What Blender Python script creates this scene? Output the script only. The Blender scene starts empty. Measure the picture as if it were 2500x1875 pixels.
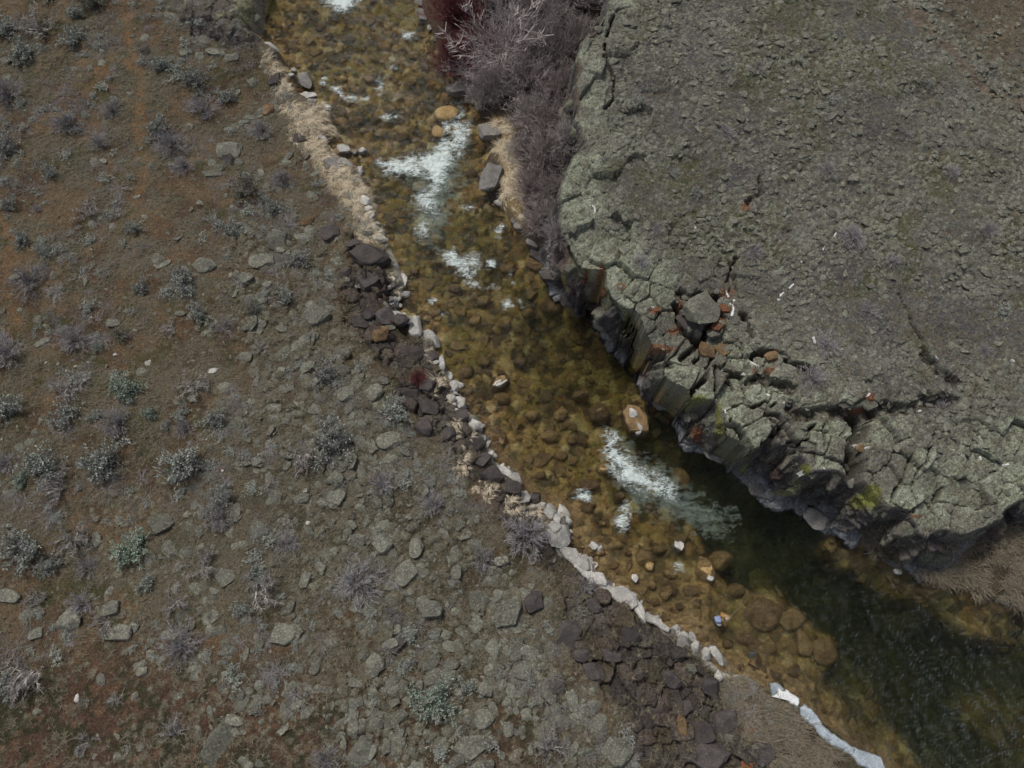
import bpy, math, random
import numpy as np
from mathutils import Vector, Matrix

# ------------------------------------------------------------------ camera, sky, sun, exposure
SC = bpy.context.scene
COL = SC.collection
FPX, CX, CY = 1735.0, 1250.0, 937.5          # focal length and centre in photograph pixels (2500 x 1875)
TILT = math.radians(20.0)                    # camera leans 20 degrees off straight down
CAMH = 38.0                                  # metres above the water
cam_d = bpy.data.cameras.new('camera')
cam_d.sensor_width = 36.0
cam_d.lens = FPX / 2500.0 * 36.0
cam_d.clip_start = 0.1
cam_d.clip_end = 6000.0
cam = bpy.data.objects.new('camera', cam_d)
cam.location = (0, 0, CAMH)
cam.rotation_euler = (TILT, 0, 0)
COL.objects.link(cam)
SC.camera = cam

SUN_EL, SUN_AZ = math.radians(58), math.radians(-35)   # azimuth from +Y towards +X
world = bpy.data.worlds.new('World')
SC.world = world
world.use_nodes = True
wn = world.node_tree
bg = wn.nodes['Background']
sky = wn.nodes.new('ShaderNodeTexSky')
sky.sky_type = 'NISHITA'
sky.sun_disc = False
sky.sun_elevation = SUN_EL
sky.sun_rotation = SUN_AZ
sky.altitude = 1200
sky.air_density = 1.0
sky.dust_density = 6.0
sky.ozone_density = 1.0
hsv = wn.nodes.new('ShaderNodeHueSaturation')          # a high thin overcast: the same sky, greyer
hsv.inputs['Saturation'].default_value = 0.45
wn.links.new(sky.outputs[0], hsv.inputs['Color'])
wn.links.new(hsv.outputs[0], bg.inputs[0])
bg.inputs[1].default_value = 0.075

sun_d = bpy.data.lights.new('sun', 'SUN')
sun_d.energy = 1.5
sun_d.angle = math.radians(11)
sun_d.color = (1.0, 0.95, 0.88)
sun = bpy.data.objects.new('sun', sun_d)
sd = Vector((math.sin(SUN_AZ) * math.cos(SUN_EL), math.cos(SUN_AZ) * math.cos(SUN_EL), math.sin(SUN_EL)))
sun.rotation_euler = sd.to_track_quat('Z', 'Y').to_euler()
sun.location = sd * 80
COL.objects.link(sun)

SC.view_settings.view_transform = 'Standard'
SC.view_settings.look = 'None'
SC.view_settings.gamma = 1.0
SC.view_settings.exposure = 0.42
SC.view_settings.use_curve_mapping = False
SC.render.engine = 'CYCLES'
cy = SC.cycles
cy.max_bounces = 6
cy.diffuse_bounces = 3
cy.glossy_bounces = 2
cy.transmission_bounces = 4
cy.transparent_max_bounces = 10
cy.use_denoising = True
cy.denoiser = 'OPENIMAGEDENOISE'
cy.denoising_input_passes = 'RGB_ALBEDO_NORMAL'
cy.denoising_prefilter = 'ACCURATE'
cy.sample_clamp_direct = 14.0
cy.sample_clamp_indirect = 3.0
cy.caustics_reflective = False
cy.caustics_refractive = True
SC.render.film_transparent = False
SC.render.use_persistent_data = False

RNG = np.random.default_rng(7)
random.seed(7)

# ------------------------------------------------------------------ photograph pixel -> place
ST, CT = math.sin(TILT), math.cos(TILT)

def at(px, py, z=0.0):
    x, y = (px - CX) / FPX, (CY - py) / FPX
    t = (CAMH - z) / (CT - y * ST)
    return np.array([t * x, t * (ST + y * CT), z])

def at_np(px, py, z):
    x, y = (px - CX) / FPX, (CY - py) / FPX
    t = (CAMH - z) / (CT - y * ST)
    return t * x, t * (ST + y * CT)

def proj(X, Y, Z):
    """world -> photograph pixel (vectorised)"""
    dz = Z - CAMH
    depth = Y * ST - dz * CT
    up = Y * CT + dz * ST
    return CX + FPX * X / depth, CY - FPX * up / depth

def mpp(px, py, z=0.0):
    """metres per photograph pixel at that place"""
    y = (CY - py) / FPX
    return (CAMH - z) / (CT - y * ST) / FPX

# ------------------------------------------------------------------ noise
def hash2(ix, iy, seed):
    h = (ix.astype(np.int64) * 374761393 + iy.astype(np.int64) * 668265263 + seed * 1274126177) & 0xFFFFFFFF
    h = ((h ^ (h >> 13)) * 1274126177) & 0xFFFFFFFF
    h = ((h ^ (h >> 16)) * 2246822519) & 0xFFFFFFFF
    return ((h ^ (h >> 15)) & 0xFFFFFF) / float(0xFFFFFF)

def vnoise(x, y, seed=0):
    ix, iy = np.floor(x), np.floor(y)
    fx, fy = x - ix, y - iy
    fx = fx * fx * fx * (fx * (fx * 6 - 15) + 10)
    fy = fy * fy * fy * (fy * (fy * 6 - 15) + 10)
    a, b = hash2(ix, iy, seed), hash2(ix + 1, iy, seed)
    c, d = hash2(ix, iy + 1, seed), hash2(ix + 1, iy + 1, seed)
    return (a + (b - a) * fx) * (1 - fy) + (c + (d - c) * fx) * fy

def fbm(x, y, scale, oct=4, seed=0, gain=0.5):
    """0..1 fractal noise, 'scale' = size in metres of its largest feature"""
    s, amp, tot = 0.0, 1.0, 0.0
    f = 1.0 / scale
    ca, sa = 0.8, 0.6
    for o in range(oct):
        s = s + amp * vnoise(x * f + 17.3 * o, y * f - 9.1 * o, seed + o * 31)
        tot += amp
        amp *= gain
        f *= 2.03
        x, y = ca * x - sa * y, sa * x + ca * y
    return s / tot

def voro(x, y, scale, seed=0, jit=0.9):
    """returns F1, F2 (in metres) and a 0..1 random value for the cell"""
    u, v = x / scale, y / scale
    ix, iy = np.floor(u), np.floor(v)
    f1 = np.full(u.shape, 9.0)
    f2 = np.full(u.shape, 9.0)
    cid = np.zeros(u.shape)
    for dx in (-1, 0, 1):
        for dy in (-1, 0, 1):
            jx, jy = ix + dx, iy + dy
            px = jx + 0.5 + jit * (hash2(jx, jy, seed) - 0.5)
            py = jy + 0.5 + jit * (hash2(jx, jy, seed + 5) - 0.5)
            d = np.sqrt((u - px) ** 2 + (v - py) ** 2)
            closer = d < f1
            f2 = np.where(closer, f1, np.minimum(f2, d))
            cid = np.where(closer, hash2(jx, jy, seed + 9), cid)
            f1 = np.where(closer, d, f1)
    return f1 * scale, f2 * scale, cid

def sstep(a, b, x):
    t = np.clip((x - a) / (b - a), 0, 1)
    return t * t * (3 - 2 * t)

def seg_dist(X, Y, pts, closed=False):
    """distance to a polyline"""
    P = np.asarray(pts, float)[:, :2]
    if closed:
        P = np.vstack([P, P[:1]])
    best = np.full(X.shape, 1e9)
    for (ax, ay), (bx, by) in zip(P[:-1], P[1:]):
        dx, dy = bx - ax, by - ay
        L = dx * dx + dy * dy + 1e-12
        t = np.clip(((X - ax) * dx + (Y - ay) * dy) / L, 0, 1)
        d = (X - ax - t * dx) ** 2 + (Y - ay - t * dy) ** 2
        best = np.minimum(best, d)
    return np.sqrt(best)

def in_poly(X, Y, pts):
    P = np.asarray(pts, float)[:, :2]
    c = np.zeros(X.shape, bool)
    for (ax, ay), (bx, by) in zip(P, np.roll(P, -1, axis=0)):
        if ay == by:
            continue
        c ^= ((ay > Y) != (by > Y)) & (X < (bx - ax) * (Y - ay) / (by - ay) + ax)
    return c

def sdf(X, Y, pts):
    d = seg_dist(X, Y, pts, True)
    return np.where(in_poly(X, Y, pts), d, -d)

def idw(X, Y, ctrl, p=3.0):
    num, den = 0.0, 0.0
    for (x, y, v) in ctrl:
        w = 1.0 / (((X - x) ** 2 + (Y - y) ** 2) ** (p / 2) + 0.05)
        num = num + w * v
        den = den + w
    return num / den

# ------------------------------------------------------------------ outlines read from the photograph
LEFT_W = [(700, -260), (680, -120), (662, 0), (646, 42), (648, 73), (631, 104), (687, 133), (691, 154), (700, 180), (704, 216), (735, 231), (770, 247),
          (805, 278), (816, 316), (801, 351), (816, 378), (851, 401), (878, 409), (886, 444), (905, 478), (913, 521), (932, 563), (951, 602),
          (972, 643), (989, 693), (978, 724), (966, 758), (1028, 781), (1028, 816), (1070, 839), (1055, 855), (1086, 890), (1097, 920),
          (1120, 947), (1124, 986), (1170, 1036), (1178, 1059), (1203, 1121), (1255, 1163), (1269, 1183), (1292, 1227), (1327, 1235),
          (1393, 1258), (1389, 1285), (1397, 1316), (1377, 1343), (1435, 1366), (1474, 1420), (1551, 1455), (1574, 1497), (1632, 1532),
          (1651, 1540), (1697, 1551), (1724, 1605), (1762, 1640), (1829, 1652), (1880, 1690), (1955, 1715), (2010, 1767), (2090, 1825),
          (2170, 1880), (2300, 1960), (2700, 2250)]
RIGHT_W = [(1010, -260), (1010, -120), (1019, 0), (1028, 42), (1048, 77), (1067, 104), (1071, 154), (1109, 193), (1094, 228), (1140, 243), (1183, 293),
           (1167, 336), (1202, 359), (1183, 405), (1175, 455), (1202, 490), (1221, 505), (1248, 540), (1279, 585), (1313, 616), (1309, 635),
           (1340, 654), (1336, 693), (1375, 704), (1383, 735), (1402, 754), (1456, 758), (1456, 797), (1491, 839), (1518, 839), (1541, 889),
           (1572, 928), (1591, 982), (1636, 1009), (1678, 1055), (1694, 1090), (1732, 1117), (1763, 1129), (1805, 1175), (1820, 1185),
           (1854, 1217), (1905, 1211), (1939, 1220), (1970, 1259), (1978, 1278), (2013, 1305), (2047, 1309), (2070, 1300), (2105, 1336),
           (2151, 1367), (2198, 1394), (2244, 1405), (2337, 1428), (2391, 1459), (2500, 1490), (2650, 1540), (3000, 1650)]
# rim of the right-hand bluff: px, py, height above the water
RIM = [(1600, -260, 6.6), (1530, -120, 6.6), (1479, 0, 6.5), (1474, 38, 6.5), (1452, 70, 6.4), (1419, 103, 6.4), (1408, 146, 6.3), (1422, 174, 6.3), (1403, 206, 6.2),
       (1414, 255, 6.1), (1403, 293, 6.0), (1430, 347, 6.0), (1400, 380, 5.8), (1381, 418, 5.6), (1366, 470, 5.4), (1366, 521, 5.3), (1370, 575, 5.2),
       (1388, 620, 5.0), (1410, 655, 5.0), (1454, 668, 5.0), (1470, 690, 5.0), (1490, 740, 4.6), (1530, 760, 4.5), (1552, 790, 4.6), (1556, 835, 4.2), (1580, 862, 3.8),
       (1640, 858, 3.9), (1616, 897, 4.0), (1612, 950, 3.8), (1640, 976, 3.7), (1690, 980, 3.8), (1735, 985, 4.0), (1752, 975, 4.4), (1764, 1010, 4.5), (1770, 1060, 4.4),
       (1775, 1085, 4.2), (1808, 1114, 4.2), (1838, 1104, 4.2), (1862, 1094, 4.3), (1885, 1070, 4.4), (1905, 1086, 4.5), (1937, 1082, 4.5), (1962, 1120, 4.5), (1980, 1155, 4.4),
       (2010, 1150, 4.5), (2040, 1148, 4.5), (2079, 1168, 4.5), (2120, 1176, 4.4), (2150, 1215, 4.3), (2171, 1244, 4.2), (2221, 1252, 4.0),
       (2244, 1301, 3.6), (2267, 1317, 3.4), (2290, 1298, 3.4), (2348, 1309, 3.2), (2406, 1290, 3.2), (2445, 1268, 3.3), (2464, 1240, 3.5),
       (2500, 1222, 3.6), (2650, 1170, 3.8), (3000, 1100, 4.0)]
LEFT_WW = np.array([at(a, b, 0) for a, b in LEFT_W])
RIGHT_WW = np.array([at(a, b, 0) for a, b in RIGHT_W])
RIM_W = np.array([at(a, b, c) for a, b, c in RIM])
RIVER_POLY = np.vstack([LEFT_WW, RIGHT_WW[::-1]])
MESA_POLY = np.vstack([RIM_W, [[140, RIM_W[-1][1], 0], [140, 140, 0], [RIM_W[0][0], 140, 0]]])

def P(lst, z):
    return [tuple(at(a, b, z)[:2]) for a, b in lst]

# clefts in the bluff: pixel polyline, half width (m), depth (m)
def zb(pts):   # coordinates read in the 600x450 crop at (1400,550)
    return [(1400 + a * 0.2712, 550 + b * 0.2712) for a, b in pts]
def za(pts):   # coordinates read in the 600x450 crop at (1550,900)
    return [(1550 + a * 0.2712, 900 + b * 0.2712) for a, b in pts]
CLEFTS = [
    (zb([(960, 620), (1040, 660), (1180, 635), (1330, 640)]), .16, 1.0),
    (zb([(950, 700), (960, 820), (1000, 930), (1100, 1010), (1180, 1030), (1230, 900), (1330, 800)]), .18, 1.3),
    (zb([(1000, 1140), (1080, 1070), (1180, 1010)]), .14, .8),
    (zb([(1180, 1040), (1150, 1130), (1110, 1190)]), .08, .4), (zb([(1200, 1040), (1310, 1100), (1260, 1190), (1230, 1230)]), .08, .4),
    (zb([(1330, 1240), (1420, 1280), (1510, 1310)]), .20, 1.0),
    (zb([(1190, 1250), (1190, 1370), (1110, 1470), (1080, 1600)]), .13, 1.0),
    (zb([(1310, 1290), (1300, 1400), (1270, 1500)]), .11, .9),
    (zb([(520, 1190), (620, 1180), (820, 1190), (900, 1200)]), .2, 1.0),
    (zb([(1560, 800), (1590, 900), (1610, 1000)]), .2, 1.0),
    (zb([(1410, 590), (1400, 480), (1440, 380), (1480, 290)]), .07, .5), (zb([(1325, 460), (1330, 330)]), .07, .5),
    (zb([(1640, 1160), (1740, 1140), (1900, 1170), (2000, 1260), (2130, 1300)]), .2, .8),
    (zb([(1590, 1380), (1700, 1340), (1800, 1420), (1990, 1480)]), .3, .6),
    (za([(850, 60), (870, 110), (920, 150)]), .06, .4),
    (za([(930, 360), (950, 310), (1010, 290), (1070, 330), (1190, 290), (1240, 330), (1290, 280)]), .06, .45),
    (za([(1200, 380), (1290, 410), (1340, 460), (1350, 540), (1370, 610)]), .12, .6),
    (za([(850, 460), (950, 560), (1030, 640), (1060, 740)]), .09, .6),
    (za([(1290, 540), (1270, 640), (1200, 690)]), .22, 1.5),
    (za([(1410, 350), (1430, 440), (1560, 400), (1700, 370), (1900, 350)]), .3, .7),
    (za([(1620, 510), (1560, 530), (1550, 610), (1490, 660)]), .08, .8), (za([(1740, 480), (1720, 600), (1730, 700)]), .06, .5),
    (za([(1640, 830), (1630, 700), (1560, 660)]), .05, .4),
    (za([(1420, 640), (1470, 660), (1510, 740)]), .15, 1.2),
    ([(2067, 1001), (2105, 1012), (2167, 994), (2230, 1000), (2267, 980), (2344, 970)], .36, .6),
    ([(2105, 1015), (2097, 1078), (2099, 1130), (2100, 1185)], .38, 2.4),
    ([(1486, 110), (1476, 150), (1468, 200), (1488, 250), (1474, 315)], .10, .6),
    ([(1845, 450), (1850, 490), (1815, 515)], .12, .4), ([(2260, 870), (2290, 900), (2340, 925)], .3, .6),
    ([(2190, 720), (2230, 800), (2262, 860)], .08, .3), ([(1740, 590), (1780, 640), (1800, 700)], .08, .3),
    ([(2234, 1110), (2210, 1150), (2190, 1210)], .07, .5), ([(2300, 1060), (2270, 1110), (2240, 1180), (2250, 1240)], .06, .4),
    ([(2330, 1180), (2300, 1230), (2310, 1280)], .07, .4),
]
# centres of the big joint blocks on the rim, so that the fractures fall where the photograph has them
BLOCK_SEEDS = (zb([(250, 250), (380, 520), (550, 620), (660, 750), (820, 640), (860, 840), (760, 1010), (930, 1000), (700, 1130), (480, 700), (420, 850),
                   (1060, 560), (1230, 560), (1150, 450), (1380, 400), (1480, 380), (1490, 540), (1060, 1100), (1200, 1120), (1340, 1150), (1280, 930), (1300, 1020),
                   (1430, 950), (1450, 1100), (1600, 1080), (1480, 1200), (1650, 1220), (1800, 1280), (1950, 1380), (1040, 1330), (1230, 1400)])
               + za([(900, 230), (1100, 230), (1330, 350), (1000, 380), (1120, 560), (930, 680), (1360, 640), (1480, 540), (1620, 640), (1600, 850), (1850, 480), (1860, 750),
                     (1850, 900), (1650, 450), (1800, 120), (2000, 230), (2080, 320), (2150, 250)])
               + [(2150, 1060), (2210, 1030), (2140, 1120), (2180, 1170), (2250, 1100), (2230, 1210), (2290, 1180), (2330, 1250), (2400, 1200), (2380, 1260), (2420, 1130), (2340, 1130),
                  (1430, 120), (1440, 200), (1440, 280), (1410, 450), (1400, 540), (1430, 600), (1510, 60), (1500, 330), (1460, 430), (1470, 520)])

# ------------------------------------------------------------------ macro fields on a 0.2 m lattice
X0, X1, Y0, Y1 = -38.0, 38.0, -8.0, 48.0
MS = 0.2
mx = np.arange(X0 - 2, X1 + 2 + MS, MS)
my = np.arange(Y0 - 2, Y1 + 2 + MS, MS)
MX, MY = np.meshgrid(mx, my)

class Field:
    def __init__(self, A):
        self.A = A
    def __call__(self, X, Y):
        u = np.clip((X - mx[0]) / MS, 0, len(mx) - 1.001)
        v = np.clip((Y - my[0]) / MS, 0, len(my) - 1.001)
        i, j = u.astype(int), v.astype(int)
        a, b = u - i, v - j
        A = self.A
        return (A[j, i] * (1 - a) + A[j, i + 1] * a) * (1 - b) + (A[j + 1, i] * (1 - a) + A[j + 1, i + 1] * a) * b

def ctrl(lst, z=0.0):
    return [(*at(a, b, z)[:2], v) for a, b, v in lst]

s_river_m = sdf(MX, MY, RIVER_POLY)
dL_m = seg_dist(MX, MY, LEFT_WW)
dR_m = seg_dist(MX, MY, RIGHT_WW)
s_mesa_m = sdf(MX, MY, MESA_POLY)
zrim_m = idw(MX, MY, [tuple(p) for p in RIM_W], 4.0)
bankh_m = idw(MX, MY, ctrl([(600, 60, 1.3), (740, 280, .5), (860, 450, .5), (920, 560, .7), (960, 700, 1.0), (1010, 800, 1.0), (1080, 900, 1.0), (1150, 1050, 1.1),
                            (1230, 1150, 1.0), (1340, 1240, .5), (1370, 1310, .6), (1480, 1430, .8), (1600, 1520, .9), (1720, 1610, .7), (1790, 1680, .2),
                            (1900, 1720, .12), (2050, 1810, .12), (1060, 100, .6), (1150, 240, .6), (1190, 400, .5), (1250, 530, .7), (1320, 640, 1.2), (1400, 750, 1.6), (2150, 1350, .25), (2400, 1440, .25)]), 4.0)
slope_m = idw(MX, MY, ctrl([(300, 200, .07), (200, 800, .06), (300, 1500, .05), (700, 700, .10), (900, 1200, .10), (1100, 1500, .12), (1500, 1650, .16), (1650, 1700, .16), (1800, 1800, .06), (1900, 1800, .03), (600, 300, .09)]), 3.0)
depth_m = idw(MX, MY, ctrl([(850, 20, .5), (760, 150, .35), (900, 250, .45), (850, 340, .4), (960, 350, .5), (1000, 450, .7), (1100, 500, .6), (1000, 600, .7), (1100, 700, .7), (1250, 640, .7),
                            (1400, 850, 1.5), (1480, 900, 1.7), (1150, 850, .6), (1300, 1000, .75), (1220, 1080, .35), (1350, 1180, .4), (1450, 1120, .5), (1520, 1000, 1.0), (1650, 1080, 2.0), (1560, 1180, 1.1),
                            (1700, 1180, 2.6), (1600, 1270, .9), (1800, 1250, 2.8), (1450, 1300, .35), (1550, 1380, .4), (1650, 1330, .75), (1700, 1450, .5), (1760, 1510, .5), (1850, 1380, 2.2), (1950, 1330, 3.0), (2040, 1420, 3.2),
                            (1870, 1500, .6), (1960, 1560, .75), (2020, 1590, .8), (2050, 1480, 3.0), (2150, 1550, 3.4), (2250, 1500, 2.6), (2350, 1600, 3.4), (2450, 1650, 2.6), (2100, 1650, 2.2), (1850, 1620, .35), (1950, 1660, .6),
                            (2030, 1740, 1.0), (2150, 1760, 1.8), (2300, 1760, 2.8), (2200, 1860, 1.6), (2400, 1860, 2.4), (2470, 1750, 1.8), (2080, 1340, .9), (2250, 1440, 1.0), (2420, 1520, 1.2)]), 5.0)

# the dark rock outcrop at the head of the left bank
OUTCROP = P([(425, -40), (470, -140), (690, -160), (664, -20), (640, 40), (640, 74), (618, 112), (560, 112), (470, 88), (430, 45)], 1.5)
s_out_m = sdf(MX, MY, OUTCROP)

F_river, F_dL, F_dR, F_mesa = Field(s_river_m), Field(dL_m), Field(dR_m), Field(s_mesa_m)
F_zrim, F_bank, F_slope, F_depth, F_out = Field(zrim_m), Field(bankh_m), Field(slope_m), Field(depth_m), Field(s_out_m)

def region(name_pts, z=0.6):
    return Field(sdf(MX, MY, P(name_pts, z)))

R_dark = region([(850, 560), (950, 610), (960, 760), (1040, 850), (1100, 950), (1180, 1100), (1250, 1170), (1290, 1230), (1360, 1330), (1500, 1450), (1640, 1550), (1750, 1640), (1770, 1740),
                 (1900, 1880), (1560, 1900), (1520, 1740), (1400, 1620), (1370, 1500), (1340, 1400), (1250, 1330), (1190, 1220), (1100, 1120), (1020, 1030), (960, 950), (900, 850), (840, 780), (850, 640)], 1.0)
R_tan = region([(640, 128), (700, 150), (705, 214), (690, 236), (790, 250), (818, 312), (800, 372), (850, 405), (890, 450), (910, 530), (950, 602), (900, 600), (862, 565), (830, 490), (790, 425), (765, 385), (715, 340), (690, 270), (665, 200)], .6)
R_tan2 = region([(1200, 285), (1245, 290), (1268, 350), (1275, 400), (1262, 440), (1285, 490), (1275, 545), (1225, 500), (1212, 440), (1228, 390), (1195, 355)], .6)
R_grey = region([(2070, 1296), (2130, 1280), (2200, 1285), (2260, 1325), (2360, 1318), (2460, 1270), (2560, 1240), (2560, 1500), (2391, 1455), (2244, 1402), (2150, 1364)], .4)
R_dead = region([(1757, 1655), (1830, 1665), (1885, 1705), (1950, 1740), (2010, 1795), (2095, 1880), (1960, 1900), (1900, 1875), (1830, 1820), (1790, 1740), (1762, 1700)], .2)
R_lowred = region([(0, 1640), (250, 1600), (500, 1620), (760, 1660), (1000, 1620), (1100, 1560), (1250, 1640), (1330, 1800), (1300, 1960), (-200, 1960), (-200, 1700)], 2.0)
R_midgrey = region([(450, 1150), (800, 800), (900, 900), (1050, 1130), (1200, 1350), (1300, 1500), (1000, 1480), (700, 1480), (300, 1420), (350, 1280)], 2.0)
R_talus = region([(560, 540), (800, 545), (900, 850), (1050, 1080), (1200, 1300), (1400, 1620), (1500, 1900), (850, 1900), (780, 1650), (640, 1400), (680, 1100), (560, 800)], 2.0)
R_trail = Field(np.minimum.reduce([seg_dist(MX, MY, P(t, 2.0)) for t in (
    [(300, -160), (300, 0), (312, 100), (340, 165), (338, 230), (322, 300), (335, 360), (345, 410), (330, 460)],
    [(-60, 480), (20, 560), (28, 640), (18, 720), (40, 790), (-40, 900)], [(340, 165), (270, 130), (240, 170), (210, 220)])]))
R_road = Field(seg_dist(MX, MY, P([(2180, -120), (2280, 0), (2380, 70), (2440, 140), (2560, 190)], 7.5)))
R_redcorner = region([(2330, -20), (2410, 40), (2470, 110), (2620, 170), (2800, -200), (2240, -200)], 7.5)

g_y, g_x = np.gradient(s_mesa_m, MS)
g_n = np.sqrt(g_x ** 2 + g_y ** 2) + 1e-6
F_gx, F_gy = Field(g_x / g_n), Field(g_y / g_n)

# ------------------------------------------------------------------ joint blocks of the rim
seedw = []
for (a, b) in BLOCK_SEEDS:
    seedw.append(tuple(at(a, b, 4.6)[:2]))
gx = np.arange(2, 37, 1.25)
gy = np.arange(-2, 47, 1.25)
for x in gx:
    for y in gy:
        q = (x + RNG.uniform(-.5, .5), y + RNG.uniform(-.5, .5))
        d = float(F_mesa(np.array([q[0]]), np.array([q[1]]))[0])
        if -.6 < d < 5.5 and all((q[0] - s[0]) ** 2 + (q[1] - s[1]) ** 2 > .95 ** 2 for s in seedw):
            seedw.append(q)
SEEDS = np.array(seedw)
SEED_H = RNG.uniform(-.16, .16, len(SEEDS))
SEED_T = RNG.normal(0, .075, (len(SEEDS), 2))

def blocks_at(X, Y):
    """warped Voronoi over the block seeds: id, F2-F1 distance in metres"""
    wx = X + .30 * (fbm(X, Y, .9, 3, 71) - .5)
    wy = Y + .30 * (fbm(X, Y, .9, 3, 72) - .5)
    bid = np.zeros(X.shape, int)
    edge = np.full(X.shape, 9.0)
    n = 40000
    for k in range(0, X.size, n):
        dx = wx[k:k + n, None] - SEEDS[None, :, 0]
        dy = wy[k:k + n, None] - SEEDS[None, :, 1]
        d = dx * dx + dy * dy
        two = np.argpartition(d, 1, axis=1)[:, :2]
        r = np.arange(len(d))
        d1, d2 = np.sqrt(d[r, two[:, 0]]), np.sqrt(d[r, two[:, 1]])
        sw = d1 > d2
        bid[k:k + n] = np.where(sw, two[:, 1], two[:, 0])
        edge[k:k + n] = np.abs(d2 - d1)
    return bid, edge

CLEFT_W = [(P(p, 4.6), w, dp) for p, w, dp in CLEFTS]

# ------------------------------------------------------------------ the ground: height, colour, what it is
def lerp(a, b, t):
    return a + (b - a) * t

def mixc(C, col, t):
    return C + (np.array(col)[None, :] - C) * t[:, None]

def crusts(c, pz, qz):
    def spots(c, lst, col, mx):
        for (a, b_, ra, rb) in lst:
            k = np.exp(-(((pz - a) / ra) ** 2 + ((qz - b_) / rb) ** 2) ** 2)
            if k.max() > .02:
                c = mixc(c, col, np.clip(k * 1.1, 0, mx))
        return c
    c = spots(c, [(1466, 688, 15, 46), (1438, 690, 13, 34), (1600, 850, 46, 11), (1646, 808, 20, 9), (1560, 900, 17, 26), (1772, 716, 24, 12), (1766, 756, 13, 11), (1752, 797, 15, 12), (1890, 872, 13, 18),
           (1878, 905, 17, 11), (1845, 905, 10, 8), (2085, 1003, 26, 8), (2125, 975, 14, 16), (1600, 757, 13, 8), (1700, 1060, 16, 22), (1515, 700, 10, 8), (1745, 790, 10, 18), (1822, 506, 14, 10), (2236, 1262, 14, 5), (1660, 745, 8, 14)],
          (.21, .078, .034), .8)
    c = spots(c, [(1652, 962, 30, 14), (1706, 975, 20, 9), (1757, 1046, 7, 62), (2110, 1225, 34, 16), (1534, 790, 8, 30), (1966, 1146, 12, 12), (1812, 1148, 7, 9), (2130, 1200, 20, 16)], (.20, .21, .045), .75)
    return spots(c, [(1935, 1188, 22, 12), (1915, 1200, 22, 10)], (.24, .23, .13), .8)

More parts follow.
